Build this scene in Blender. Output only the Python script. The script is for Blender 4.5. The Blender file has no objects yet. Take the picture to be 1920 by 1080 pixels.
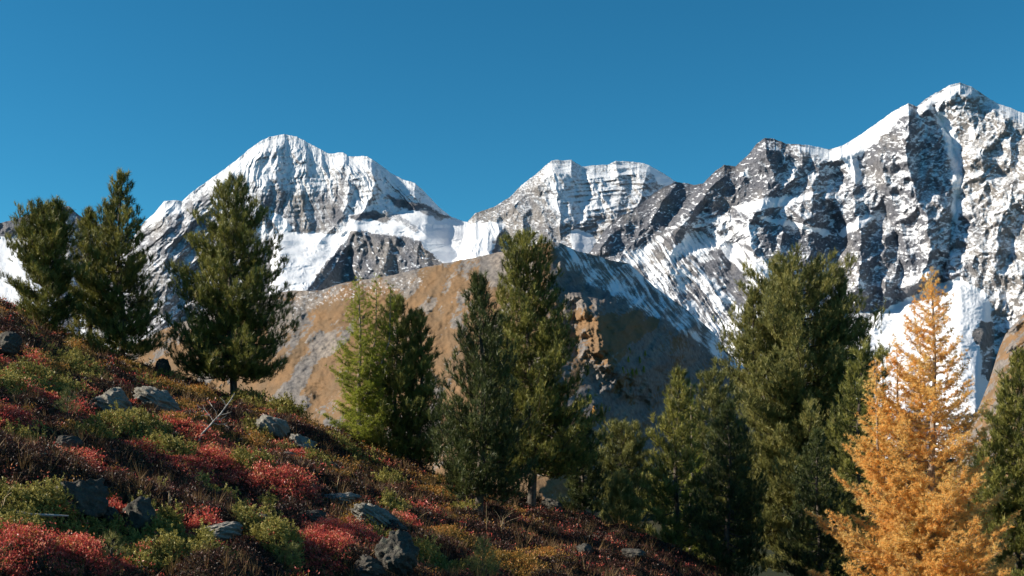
import bpy, math, random, time
import numpy as np
from math import radians as R

T0 = time.time()
C = bpy.context.scene.collection
sc = bpy.context.scene

# ---------------------------------------------------------------- camera, sky, sun, exposure
F, HZ = 2133.33, 800.0          # focal length and horizon row of a 1920 x 1080 frame
cam = bpy.data.cameras.new('camera')
cam.sensor_width = 36.0
cam.lens = 40.0
cam.shift_y = (HZ - 540.0) / 1920.0
cam.clip_start = 0.1
cam.clip_end = 60000.0
co = bpy.data.objects.new('camera', cam)
co.rotation_euler = (R(90), 0, 0)
C.objects.link(co)
sc.camera = co

SUN_AZ, SUN_EL = 93.0, 30.0      # degrees to the left of the view direction, above the horizon
sdir = np.array([-math.sin(R(SUN_AZ)) * math.cos(R(SUN_EL)), math.cos(R(SUN_AZ)) * math.cos(R(SUN_EL)), math.sin(R(SUN_EL))])
world = bpy.data.worlds.new('World')
sc.world = world
world.use_nodes = True
wn = world.node_tree
wn.nodes.clear()
sky = wn.nodes.new('ShaderNodeTexSky')
sky.sky_type = 'NISHITA'
sky.sun_disc = False
sky.sun_elevation = R(SUN_EL)
sky.sun_rotation = R(-SUN_AZ)
sky.altitude = 2300
sky.air_density = 1.0
sky.dust_density = 0.0
sky.ozone_density = 3.0
hs = wn.nodes.new('ShaderNodeHueSaturation')
hs.inputs['Saturation'].default_value = 1.08
hs.inputs['Value'].default_value = 1.0
bg = wn.nodes.new('ShaderNodeBackground')
bg.inputs['Strength'].default_value = 0.066
wo = wn.nodes.new('ShaderNodeOutputWorld')
# the deep polarised band of a clear autumn sky lies at right angles to the sun
tc = wn.nodes.new('ShaderNodeTexCoord')
dt = wn.nodes.new('ShaderNodeVectorMath'); dt.operation = 'DOT_PRODUCT'
wn.links.new(tc.outputs['Generated'], dt.inputs[0]); dt.inputs[1].default_value = tuple(sdir)
ab = wn.nodes.new('ShaderNodeMath'); ab.operation = 'ABSOLUTE'
wn.links.new(dt.outputs['Value'], ab.inputs[0])
mr = wn.nodes.new('ShaderNodeMapRange'); mr.interpolation_type = 'SMOOTHSTEP'
wn.links.new(ab.outputs[0], mr.inputs[0])
for i_, v_ in enumerate((0.45, 0.8, 1.0, 0.0)): mr.inputs[i_ + 1].default_value = v_
pm = wn.nodes.new('ShaderNodeMix'); pm.data_type = 'RGBA'; pm.blend_type = 'MULTIPLY'
wn.links.new(mr.outputs[0], pm.inputs[0]); wn.links.new(sky.outputs[0], pm.inputs[6]); pm.inputs[7].default_value = (0.52, 1.12, 1.14, 1)
wn.links.new(pm.outputs[2], hs.inputs['Color'])
wn.links.new(hs.outputs[0], bg.inputs[0])
wn.links.new(bg.outputs[0], wo.inputs[0])

sun = bpy.data.lights.new('sun', 'SUN')
sun.energy = 5.0
sun.angle = R(0.53)
sun.color = (1.0, 0.925, 0.80)
so = bpy.data.objects.new('sun', sun)
from mathutils import Vector
so.rotation_euler = Vector(sdir).to_track_quat('Z', 'Y').to_euler()
so.location = (-60, 20, 60)
C.objects.link(so)
sc.view_settings.view_transform = 'Standard'
sc.view_settings.look = 'None'
sc.view_settings.exposure = 0.60
sc.view_settings.gamma = 1.0
sc.cycles.max_bounces = 5
sc.cycles.diffuse_bounces = 3
sc.cycles.transmission_bounces = 3
sc.cycles.transparent_max_bounces = 4
sc.cycles.use_denoising = True

# ---------------------------------------------------------------- noise
_T = {}
def _tab(seed):
    if seed not in _T:
        a = np.random.RandomState(seed).rand(65536) * 2 * math.pi
        _T[seed] = (np.cos(a).astype(np.float32), np.sin(a).astype(np.float32))
    return _T[seed]

def perlin(x, y, seed=0):
    x = np.asarray(x, dtype=np.float32); y = np.asarray(y, dtype=np.float32)
    x0 = np.floor(x); y0 = np.floor(y)
    fx = x - x0; fy = y - y0
    u = fx * fx * fx * (fx * (fx * 6 - 15) + 10); v = fy * fy * fy * (fy * (fy * 6 - 15) + 10)
    ix = x0.astype(np.int32) & 255; iy = y0.astype(np.int32) & 255
    jx = (ix + 1) & 255; ra = iy * 256; rb = ((iy + 1) & 255) * 256
    tc, ts = _tab(seed)
    def g(k, dx, dy): return tc[k] * dx + ts[k] * dy
    a = g(ra + ix, fx, fy); b = g(ra + jx, fx - 1, fy)
    c = g(rb + ix, fx, fy - 1); d = g(rb + jx, fx - 1, fy - 1)
    a += (b - a) * u; c += (d - c) * u
    return (a + (c - a) * v) * 1.5

def fbm(x, y, octv=5, seed=0, gain=0.5, lac=2.03):
    s = 0.0; a = 1.0; n = 0.0
    for i in range(octv):
        s = s + a * perlin(x * lac ** i + 17.3 * i, y * lac ** i - 9.1 * i, seed + i)
        n += a; a *= gain
    return s / n

def ridged(x, y, octv=6, seed=0, gain=0.5, lac=2.07):
    s = 0.0; a = 1.0; n = 0.0; w = 1.0
    for i in range(octv):
        r = 1.0 - np.abs(perlin(x * lac ** i + 31.7 * i, y * lac ** i + 5.3 * i, seed + i)) * 1.9
        r = r * np.clip(w, 0, 1)
        s = s + a * r
        w = r * 1.6
        n += a; a *= gain
    return s / n

def sstep(a, b, x):
    t = np.clip((x - a) / (b - a), 0, 1)
    return t * t * (3 - 2 * t)

def pdist(X, Y, pts):
    """distance from every grid point to a polyline"""
    d = np.full(X.shape, 1e9)
    for (x0, y0), (x1, y1) in zip(pts[:-1], pts[1:]):
        dx, dy = x1 - x0, y1 - y0
        t = np.clip(((X - x0) * dx + (Y - y0) * dy) / (dx * dx + dy * dy + 1e-9), 0, 1)
        d = np.minimum(d, np.hypot(X - x0 - t * dx, Y - y0 - t * dy))
    return d

def pmask(X, Y, poly, soft):
    """1 inside a polygon, 0 outside, fading over soft"""
    ins = np.zeros(X.shape, bool)
    q = list(poly) + [poly[0]]
    for (x0, y0), (x1, y1) in zip(q[:-1], q[1:]):
        if y0 == y1: continue
        c = ((y0 > Y) != (y1 > Y)) & (X < (x1 - x0) * (Y - y0) / (y1 - y0) + x0)
        ins ^= c
    d = pdist(X, Y, q)
    s = np.where(ins, d, -d)
    return sstep(-soft, soft, s)

# ---------------------------------------------------------------- materials
def mat_new(name):
    m = bpy.data.materials.new(name)
    m.use_nodes = True
    nt = m.node_tree
    nt.nodes.clear()
    out = nt.nodes.new('ShaderNodeOutputMaterial')
    return m, nt, out

class NT:
    """small helper to write node graphs as expressions"""
    def __init__(s, nt): s.nt = nt
    def node(s, t, **kw):
        n = s.nt.nodes.new(t)
        for k, v in kw.items(): setattr(n, k, v)
        return n
    def put(s, sock, v):
        if hasattr(v, 'is_output') or isinstance(v, bpy.types.NodeSocket): s.nt.links.new(v, sock)
        elif isinstance(v, (tuple, list)) and len(v) == 3 and sock.type == 'RGBA': sock.default_value = (*v, 1)
        else: sock.default_value = v
    def math(s, op, a, b=0.0, c=None):
        n = s.node('ShaderNodeMath', operation=op)
        s.put(n.inputs[0], a); s.put(n.inputs[1], b)
        if c is not None: s.put(n.inputs[2], c)
        return n.outputs[0]
    def mix(s, f, a, b, bt='MIX'):
        n = s.node('ShaderNodeMix', data_type='RGBA', blend_type=bt)
        s.put(n.inputs[0], f); s.put(n.inputs[6], a); s.put(n.inputs[7], b)
        return n.outputs[2]
    def attr(s, name):
        n = s.node('ShaderNodeAttribute'); n.attribute_name = name
        return n
    def coord(s): return s.node('ShaderNodeTexCoord').outputs['Object']
    def mapping(s, vec, scale, rot=(0, 0, 0)):
        n = s.node('ShaderNodeMapping'); s.put(n.inputs['Vector'], vec); n.inputs['Scale'].default_value = scale
        n.inputs['Rotation'].default_value = rot
        return n.outputs[0]
    def noise(s, vec, scale, detail=5, rough=0.55, dist=0.0):
        n = s.node('ShaderNodeTexNoise'); s.put(n.inputs['Vector'], vec)
        n.inputs['Scale'].default_value = scale; n.inputs['Detail'].default_value = detail
        n.inputs['Roughness'].default_value = rough; n.inputs['Distortion'].default_value = dist
        return n.outputs[0]
    def vor(s, vec, scale, feature='F1', out=0):
        n = s.node('ShaderNodeTexVoronoi', feature=feature); s.put(n.inputs['Vector'], vec)
        n.inputs['Scale'].default_value = scale
        return n.outputs[out]
    def rng(s, v, a, b, c=0.0, d=1.0):
        n = s.node('ShaderNodeMapRange'); s.put(n.inputs[0], v)
        for i, q in enumerate((a, b, c, d)): n.inputs[i + 1].default_value = q
        return n.outputs[0]
    def bump(s, h, strength, dist):
        n = s.node('ShaderNodeBump'); s.put(n.inputs['Height'], h)
        n.inputs['Strength'].default_value = strength; n.inputs['Distance'].default_value = dist
        return n.outputs[0]
    def bsdf(s, col, rough, normal=None, **kw):
        n = s.node('ShaderNodeBsdfPrincipled'); s.put(n.inputs['Base Color'], col); s.put(n.inputs['Roughness'], rough)
        if normal is not None: s.put(n.inputs['Normal'], normal)
        for k, v in kw.items(): s.put(n.inputs[k.replace('_', ' ')], v)
        return n.outputs[0]

def mountain_material(name, px_m, rock_a, rock_b, grass_a, grass_b, bump=9.0):
    """rock, grass and snow chosen by the ground's own cover attributes; px_m = metres of fine detail"""
    m, nt, out = mat_new(name); g = NT(nt)
    co_ = g.coord()
    n1 = g.noise(co_, 1 / (px_m * 9), 6, 0.65)
    n2 = g.noise(g.mapping(co_, (1, 1, 1.8)), 1 / (px_m * 3.2), 5, 0.75)
    n3 = g.noise(co_, 1 / (px_m * 60), 4, 0.6)
    rock = g.mix(g.rng(g.attr('warm').outputs['Fac'], 0.15, 0.85), rock_a, rock_b)
    rock = g.mix(g.rng(n1, 0.35, 0.68), rock, g.mix(1.0, rock, (0.45, 0.46, 0.50), 'MULTIPLY'))
    rock = g.mix(g.rng(n2, 0.5, 0.75, 0, 0.5), rock, g.mix(1.0, rock, (1.45, 1.42, 1.38), 'MULTIPLY'))
    grass = g.mix(g.rng(n3, 0.38, 0.62), grass_a, grass_b)
    grass = g.mix(g.rng(n2, 0.42, 0.7, 0, 0.6), grass, g.mix(1.0, grass, (0.62, 0.6, 0.6), 'MULTIPLY'))
    gm = g.math('ADD', g.attr('grass').outputs['Fac'], g.math('MULTIPLY', g.math('SUBTRACT', n1, 0.5), 1.2))
    base = g.mix(g.rng(gm, 0.42, 0.58), rock, grass)
    n4 = g.noise(co_, 1 / (px_m * 1.6), 3, 0.7)
    base = g.mix(g.rng(n4, 0.56, 0.66, 0, 0.55), base, g.mix(1.0, base, (0.4, 0.4, 0.42), 'MULTIPLY'))
    sm = g.math('ADD', g.attr('snow').outputs['Fac'], g.math('MULTIPLY', g.math('SUBTRACT', n2, 0.5), 1.25))
    sm = g.math('ADD', sm, g.math('MULTIPLY', g.math('SUBTRACT', n1, 0.5), 0.5))
    sf = g.rng(sm, 0.32, 0.68)
    snow = g.mix(g.rng(n1, 0.3, 0.7), (0.80, 0.82, 0.86), (0.90, 0.90, 0.90))
    col = g.mix(sf, base, snow)
    h = g.math('ADD', g.math('MULTIPLY', n1, 1.0), g.math('MULTIPLY', n2, 0.6))
    bs = g.math('SUBTRACT', 1.0, g.math('MULTIPLY', sf, 0.75))
    b = g.node('ShaderNodeBump'); g.put(b.inputs['Height'], h); g.put(b.inputs['Strength'], bs)
    b.inputs['Distance'].default_value = px_m * bump
    sh = g.bsdf(col, 0.9, b.outputs[0], Specular_IOR_Level=0.15)
    nt.links.new(sh, out.inputs[0])
    return m

# ---------------------------------------------------------------- terrain sheets
def grid_mesh(name, P, attrs, mat, flip=False):
    """P: (rows, cols, 3) -> one smooth mesh with float attributes"""
    nr, nc = P.shape[:2]
    me = bpy.data.meshes.new(name)
    me.vertices.add(nr * nc)
    me.vertices.foreach_set('co', P.reshape(-1).astype(np.float32))
    idx = np.arange(nr * nc).reshape(nr, nc)
    a, b, c, d = idx[:-1, :-1].ravel(), idx[:-1, 1:].ravel(), idx[1:, 1:].ravel(), idx[1:, :-1].ravel()
    q = np.stack([a, d, c, b] if not flip else [a, b, c, d], 1).ravel()
    nf = len(a)
    me.loops.add(nf * 4); me.loops.foreach_set('vertex_index', q.astype(np.int32))
    me.polygons.add(nf)
    me.polygons.foreach_set('loop_start', np.arange(0, nf * 4, 4, dtype=np.int32))
    me.polygons.foreach_set('use_smooth', np.ones(nf, bool))
    for k, v in attrs.items():
        at = me.attributes.new(k, 'FLOAT', 'POINT')
        at.data.foreach_set('value', v.ravel().astype(np.float32))
    me.materials.append(mat)
    me.update(calc_edges=True)
    o = bpy.data.objects.new(name, me)
    C.objects.link(o)
    return o

def grid_normals(P):
    du = np.gradient(P, axis=1); dv = np.gradient(P, axis=0)
    n = np.cross(dv, du)
    n /= np.linalg.norm(n, axis=2, keepdims=True) + 1e-12
    n[n[..., 2] < 0] *= 1.0
    return n

def blur(a, k):
    if k < 1: return a
    p = np.pad(a, ((k, k), (k, k)), mode='edge')
    c = np.cumsum(np.cumsum(p, 0), 1)
    c = np.pad(c, ((1, 0), (1, 0)))
    n = 2 * k + 1
    return (c[n:, n:] - c[:-n, n:] - c[n:, :-n] + c[:-n, :-n]) / (n * n)

def sheet(name, x0, x1, nx, ny, skyline, bottom, dsky, kslope, relief, cover, mat, jag=1.6, seed=0, back=600.0, smooth_cols=0):
    """a mountain side: its crest runs along the skyline, its face comes down towards the valley in front.
    kslope: metres the surface comes forward per metre it drops; relief: metres of ribs and gullies."""
    px = np.linspace(x0, x1, nx)
    sk = np.interp(px, [p[0] for p in skyline], [p[1] for p in skyline])
    sks = np.convolve(np.pad(sk, 12, mode='edge'), np.hanning(27)[1:-1] / np.hanning(27).sum(), 'valid')
    sk = sk + jag * (fbm(px / 14.0, px * 0 + seed, 4, seed + 5, 0.6) * 2.2)
    bt = np.interp(px, [p[0] for p in bottom], [p[1] for p in bottom])
    t = np.linspace(0, 1, ny)
    PX = np.repeat(px[None, :], ny, 0)
    tt = t ** 1.15
    SS = sks[None, :] + tt[:, None] * (bt - sks)[None, :]
    dr = SS - sks[None, :]
    PY = SS + (sk - sks)[None, :] * np.exp(-dr / 22.0)
    ds = np.interp(px, [p[0] for p in dsky], [p[1] for p in dsky])
    wb = max(5, int(90 / (px[1] - px[0])) | 1)
    ds = np.convolve(np.pad(ds, wb // 2, mode='reflect', reflect_type='odd'), np.hanning(wb + 2)[1:-1] / np.hanning(wb + 2).sum(), 'valid')
    K = kslope(PX, SS, sks[None, :])
    D = np.empty_like(PX); D[0] = ds
    for j in range(1, ny):
        D[j] = D[j - 1] - 0.5 * (K[j] + K[j - 1]) * (D[j - 1] * (SS[j] - SS[j - 1]) / F)
    n = 15
    D = np.apply_along_axis(lambda r: np.convolve(np.pad(r, n // 2, mode='reflect', reflect_type='odd'), np.hanning(n + 2)[1:-1] / np.hanning(n + 2).sum(), 'valid'), 1, D)
    D = D - relief(PX, PY, sk[None, :])
    P = np.stack([(PX - 960) / F * D, D, (HZ - PY) / F * D], 2)
    # the far side of the crest
    nb = 7
    rows = []
    for i in range(nb, 0, -1):
        q = P[0].copy()
        s = back * (i / nb) ** 1.6
        jit = 1 + 0.25 * fbm(px / 40.0, px * 0 + i, 3, seed + 77)
        q[:, 0] *= (1 + s / q[:, 1]); q[:, 1] += s; q[:, 2] -= s * 0.85 * jit
        rows.append(q)
    N = grid_normals(P)
    N[..., 2] = 0.6 + (blur(N[..., 2], 1) - blur(N[..., 2], 22))
    at = cover(PX, PY, sk[None, :], N, P)
    full = np.concatenate([np.stack(rows), P], 0)
    at = {k: np.concatenate([np.repeat(v[:1], nb, 0), v], 0) for k, v in at.items()}
    o = grid_mesh(name, full, at, mat)
    return o, P

def structure(o):
    o['kind'] = 'structure'
    return o

ROCKM = mountain_material('alpine_rock_and_snow', 2.4, (0.27, 0.275, 0.305), (0.42, 0.385, 0.355), (0.25, 0.14, 0.07), (0.3, 0.2, 0.1))
HILLM = mountain_material('hill_grass_scree_and_snow', 0.9, (0.21, 0.19, 0.175), (0.31, 0.26, 0.215), (0.255, 0.150, 0.075), (0.19, 0.125, 0.072), 1.0)

def ribs(PX, PY, lst):
    s = 0.0
    for pts, amp, w in lst:
        wx = PX + 7 * fbm(PX / 30, PY / 30, 3, 41)
        wy = PY + 7 * fbm(PX / 30, PY / 30, 3, 43)
        s = s + amp * np.exp(-pdist(wx, wy, pts) / w)
    return s

# --- the ridge at the far left
def far_left():
    sky_ = [(-260, 430), (-120, 405), (0, 418), (25, 412), (50, 404), (90, 392), (128, 386), (150, 405), (175, 416), (215, 430), (260, 455), (330, 520), (420, 600)]
    m = 3.2
    def kf(X, Y, S):
        k = np.full(X.shape, 1.0)
        k += 1.3 * pmask(X, Y, [(-300, 455), (60, 440), (110, 470), (110, 640), (-300, 640)], 8)
        return k
    def rel(X, Y, S):
        r = ridged(X / 60 + .2 * fbm(X / 40, Y / 40, 3, 3), Y / 120, 7, 11, 0.55) * 34
        calm = pmask(X, Y, [(-300, 455), (60, 440), (110, 470), (110, 640), (-300, 640)], 10)
        return r * m * (1 - 0.75 * calm)
    def cov(X, Y, S, N, P):
        wx = X + 10 * fbm(X / 16, Y / 16, 4, 8); wy = Y + 10 * fbm(X / 16, Y / 16, 4, 9)
        s = 0.35 + 0.9 * (N[..., 2] - 0.6) + 0.2 * fbm(X / 12, Y / 12, 4, 5)
        s -= 0.4 * pmask(wx, wy, [(-300, 380), (60, 380), (130, 370), (120, 425), (60, 440), (-300, 450)], 6)
        s = np.maximum(s, 1.0 * pmask(wx, wy, [(-300, 458), (30, 442), (100, 452), (110, 700), (-300, 700)], 6) - 0.45 * np.clip(fbm(X / 30, Y / 6, 4, 19), 0, 1))
        return dict(snow=s, grass=X * 0, warm=0.3 + fbm(X / 40, Y / 40, 3, 2))
    return sheet('far_ridge', -260, 420, 420, 190, sky_, [(-260, 700), (420, 700)], [(-260, 6600), (420, 6900)], kf, rel, cov, ROCKM, 1.3, 3, 700)
structure(far_left()[0])

def ang_(X, Y): return (X + 16 * fbm(X / 50, Y / 50, 3, 31) - 545) / (np.maximum(Y - 120, 40)) * 8.5

# --- the pyramid peak with its glacier
def peak_left():
    sky_ = [(150, 560), (200, 505), (240, 460), (262, 428), (271, 416), (291, 398), (308, 377), (330, 375), (341, 377), (363, 358), (394, 336), (421, 317), (452, 293), (469, 278), (490, 264), (504, 257), (534, 251.5), (558, 257), (579, 268), (603, 281), (615, 288), (644, 286), (654, 293), (689, 293), (706, 304), (730, 322), (754, 336), (778, 343), (798, 362), (826, 391), (846, 406), (868, 415), (900, 419), (940, 420), (1000, 420)]
    m = 2.35
    glac = [(515, 430), (560, 436), (640, 440), (655, 425), (668, 405), (690, 408), (725, 400), (800, 388), (840, 412), (905, 420), (960, 420), (960, 560), (820, 560), (700, 600), (500, 600)]
    knob = [(658, 434), (672, 431), (700, 438), (738, 440), (765, 445), (785, 452), (808, 472), (832, 495), (812, 520), (700, 560), (560, 560), (600, 505), (630, 470)]
    def kf(X, Y, S):
        k = 0.95 + 0.25 * fbm(X / 120, Y / 18, 2, 21)
        k += 1.7 * pmask(X, Y, glac, 10)
        k -= 1.6 * pmask(X, Y, knob, 8)
        
        return np.clip(k, 0.12, 4)
    rl = [([(534, 250), (505, 300), (490, 370), (470, 450), (430, 560)], 10, 28),
          ([(650, 288), (655, 330), (650, 380), (628, 425), (600, 450)], 26, 20),
          ([(695, 293), (700, 330), (698, 370), (670, 410), (640, 440)], 24, 14),
          ([(452, 293), (400, 370), (330, 450), (280, 560)], 26, 26),
          ([(341, 377), (310, 430), (285, 500)], 20, 16),
          ([(363, 360), (350, 440), (320, 520), (300, 600)], 16, 12),
          ([(725, 400), (770, 420), (800, 440)], 14, 10),
          ([(735, 440), (725, 480), (700, 540)], 20, 22),
          ([(665, 434), (640, 480), (590, 550)], 20, 14),
          ([(785, 455), (780, 500)], 16, 14),
          ([(798, 362), (810, 385), (850, 408)], 8, 8)]
    def rel(X, Y, S):
        calm = pmask(X, Y, glac, 8) * (1 - pmask(X, Y, knob, 5))
        w1 = 16 * fbm(X / 50, Y / 50, 3, 31)
        # gullies fan out from the summit
        ang = (X + w1 - 545) / (np.maximum(Y - 120, 40)) * 8.5
        r = ridged(ang * 1.25, Y / 200, 5, 12, 0.48) * 8 + ridged(ang * 4.2, Y / 90, 3, 14, 0.5) * 2.0
        r = r + ridged((X + Y * .35) / 30, (Y - X * .2) / 60, 6, 15, 0.5) * 6 + fbm(X / 90, Y / 90, 2, 16) * 12 + ridged(X / 80, (Y + .1 * X) / 9, 3, 17, .5) * 1.6
        # slanting ledges on the left flank
        fl = sstep(470, 380, X)
        r = r + fl * (ridged((X + Y * .8) / 150, (Y * 1.0 - X * 0.0 + X * .8) / 34, 5, 18, 0.5) * 10)
        r = r * (1 - 0.88 * calm) + calm * (ridged(X / 16 + fbm(X / 20, Y / 20, 2, 30), Y / 7, 4, 29) * 3.2 * (0.2 + sstep(-.1, .3, fbm(X / 45, Y / 30, 2, 27))) + 13 * fbm(X / 60, Y / 22, 2, 28))
        r = r + (1 - .8 * calm) * (0.9 * fbm(X / 5, Y / 5, 3, 90, .6) + 1.3 * ridged(X / 11, Y / 14, 2, 91))
        t = np.clip((Y - S) / 25, 0.25, 1)
        return (r * t + ribs(X, Y, rl) * t) * m
    def cov(X, Y, S, N, P):
        wx = X + 9 * fbm(X / 22, Y / 22, 5, 8, .6); wy = Y + 9 * fbm(X / 22, Y / 22, 5, 9, .6)
        nz = N[..., 2]
        s = 0.68 + 0.5 * (nz - 0.6) + 0.22 * fbm((X + .3 * Y) / 5, Y / 7, 4, 5, .75) + .12 * fbm(ang_(X, Y) * 3, Y / 60, 3, 7, .6)
        s -= 0.16 * np.clip(ridged((X + 10 * fbm(X / 40, Y / 40, 2, 4)) / 22, Y / 90, 4, 6), 0, 1)
        s += 0.10 * (1 - sstep(0, 60, Y - S))
        s -= 0.24 * pmask(wx, wy, [(483, 360), (520, 350), (560, 362), (613, 360), (640, 400), (630, 440), (560, 436), (500, 430), (480, 400)], 12)
        s -= 0.2 * pmask(wx, wy, [(645, 300), (655, 340), (640, 420), (620, 420), (632, 330)], 8)
        s -= 0.28 * pmask(wx, wy, [(262, 430), (341, 380), (395, 350), (400, 400), (470, 430), (520, 470), (520, 640), (150, 640)], 12)
        s += 0.25 * pmask(wx, wy, [(290, 400), (341, 380), (345, 392), (290, 415)], 5)
        s = np.maximum(s, 1.05 * pmask(wx, wy, glac, 4))
        s = np.maximum(s, 1.1 * pmask(wx, wy, [(500, 397), (520, 402), (550, 425), (530, 440), (520, 430)], 3))
        s -= 0.75 * pmask(wx, wy, [(660, 408), (700, 395), (722, 402), (735, 412), (728, 418), (695, 412), (672, 416)], 4)
        s -= 0.65 * pmask(wx, wy, [(728, 365), (760, 378), (800, 386), (848, 410), (820, 414), (780, 396), (740, 382)], 4)
        s -= 0.55 * pmask(wx, wy, [(722, 402), (745, 400), (770, 415), (790, 432), (775, 436), (750, 420)], 3)
        kn = pmask(wx, wy, knob, 3)
        s = s * (1 - kn) + kn * (0.13 + 0.5 * sstep(.66, .92, ridged((X + Y * .6) / 26, (Y - X * .2) / 12, 3, 305, .55)) + 0.9 * (nz - 0.6) + 0.3 * fbm(X / 10, Y / 8, 4, 55))
        s = s * 1.0
        warm = 0.35 + 1.0 * fbm(X / 50, Y / 50, 3, 2) + 0.6 * pmask(wx, wy, [(540, 370), (570, 360), (590, 430), (555, 430)], 8) + 0.5 * pmask(wx, wy, [(690, 300), (702, 300), (700, 370), (680, 380)], 6)
        return dict(snow=s, grass=X * 0, warm=warm)
    return sheet('pyramid_mountain', 150, 1000, 1020, 430, sky_, [(150, 760), (500, 690), (760, 620), (1000, 560)], [(150, 5200), (534, 5600), (900, 5400), (1000, 5300)], kf, rel, cov, ROCKM, 0.9, 13, 900)
structure(peak_left()[0])

# --- the twin-topped middle mountain
def peak_mid():
    sky_ = [(760, 610), (820, 545), (850, 500), (866, 455), (878, 414), (892, 399), (924, 389), (956, 369.5), (979, 346), (1011, 322), (1023, 310), (1035, 301), (1071, 300), (1091, 312), (1115, 310), (1139, 309), (1155, 302), (1198, 304), (1218, 310), (1242, 324), (1266, 340), (1300, 360), (1340, 400), (1380, 470)]
    m = 2.2
    bowl = [(1070, 432), (1085, 430), (1112, 442), (1118, 448), (1108, 475), (1090, 480), (1072, 468)]
    def kf(X, Y, S):
        k = 1.0 + 0.3 * fbm(X / 140, Y / 18, 2, 121)
        k += 1.2 * pmask(X, Y, bowl, 5) + 1.2 * pmask(X, Y, [(840, 420), (925, 415), (950, 425), (925, 450), (925, 520), (800, 520)], 8)
        return np.clip(k, 0.15, 4)
    rl = [([(1035, 301), (1045, 360), (1050, 420), (1055, 500)], 26, 28),
          ([(956, 369), (975, 400), (985, 450), (1000, 520)], 18, 18),
          ([(924, 389), (935, 430), (930, 470)], 14, 12),
          ([(1155, 302), (1165, 360), (1150, 430)], 12, 22),
          ([(1218, 310), (1200, 370), (1170, 430)], 20, 20)]
    def rel(X, Y, S):
        calm = pmask(X, Y, bowl, 5)
        r = ridged((X + 14 * fbm(X / 50, Y / 50, 3, 131)) / 60, Y / 150, 6, 112, 0.46) * 14
        r = r + ridged((X - Y * .3) / 28, (Y) / 44, 6, 115, 0.5) * 7
        r = r + ridged(X / 90, (Y + .12 * X) / 13, 4, 118, 0.5) * 5 * sstep(1030, 1080, X)
        t = np.clip((Y - S) / 25, 0.25, 1)
        return (r * (1 - .8 * calm) * t + ribs(X, Y, rl) * t) * m
    def cov(X, Y, S, N, P):
        wx = X + 9 * fbm(X / 22, Y / 22, 5, 108, .6); wy = Y + 9 * fbm(X / 22, Y / 22, 5, 109, .6)
        nz = N[..., 2]
        s = 0.60 + 0.22 * sstep(.66, .92, ridged((X + Y * .6) / 24, (Y - X * .2) / 13, 3, 307, .55)) + 0.6 * (nz - 0.6) + 0.26 * fbm(X / 7, Y / 3.5, 4, 105, .75)
        s -= 0.24 * pmask(wx, wy, [(850, 405), (956, 368), (1015, 325), (1020, 350), (1030, 380), (1050, 420), (1160, 400), (1200, 395), (1180, 520), (850, 560)], 14)
        s -= 0.12 * pmask(wx, wy, [(1160, 330), (1230, 330), (1260, 350), (1200, 400), (1140, 400)], 12)
        s = np.maximum(s, 1.1 * pmask(wx, wy, bowl, 3))
        s = np.maximum(s, 1.1 * pmask(wx, wy, [(1205, 308), (1222, 312), (1262, 338), (1255, 350), (1235, 345)], 3))
        s = np.maximum(s, 1.1 * pmask(wx, wy, [(780, 440), (868, 420), (925, 414), (948, 420), (935, 440), (924, 455), (930, 520), (780, 560)], 4))
        warm = 0.55 + 1.0 * fbm(X / 50, Y / 50, 3, 102) + 0.3 * sstep(1060, 960, X)  # left flank warmed: its sunlit beige is put into the rock colour
        return dict(snow=s, grass=X * 0, warm=warm)
    return sheet('twin_topped_mountain', 760, 1380, 760, 330, sky_, [(760, 620), (1380, 640)], [(760, 4900), (1035, 5150), (1200, 5250), (1380, 5300)], kf, rel, cov, ROCKM, 0.9, 23, 800)
structure(peak_mid()[0])

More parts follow.
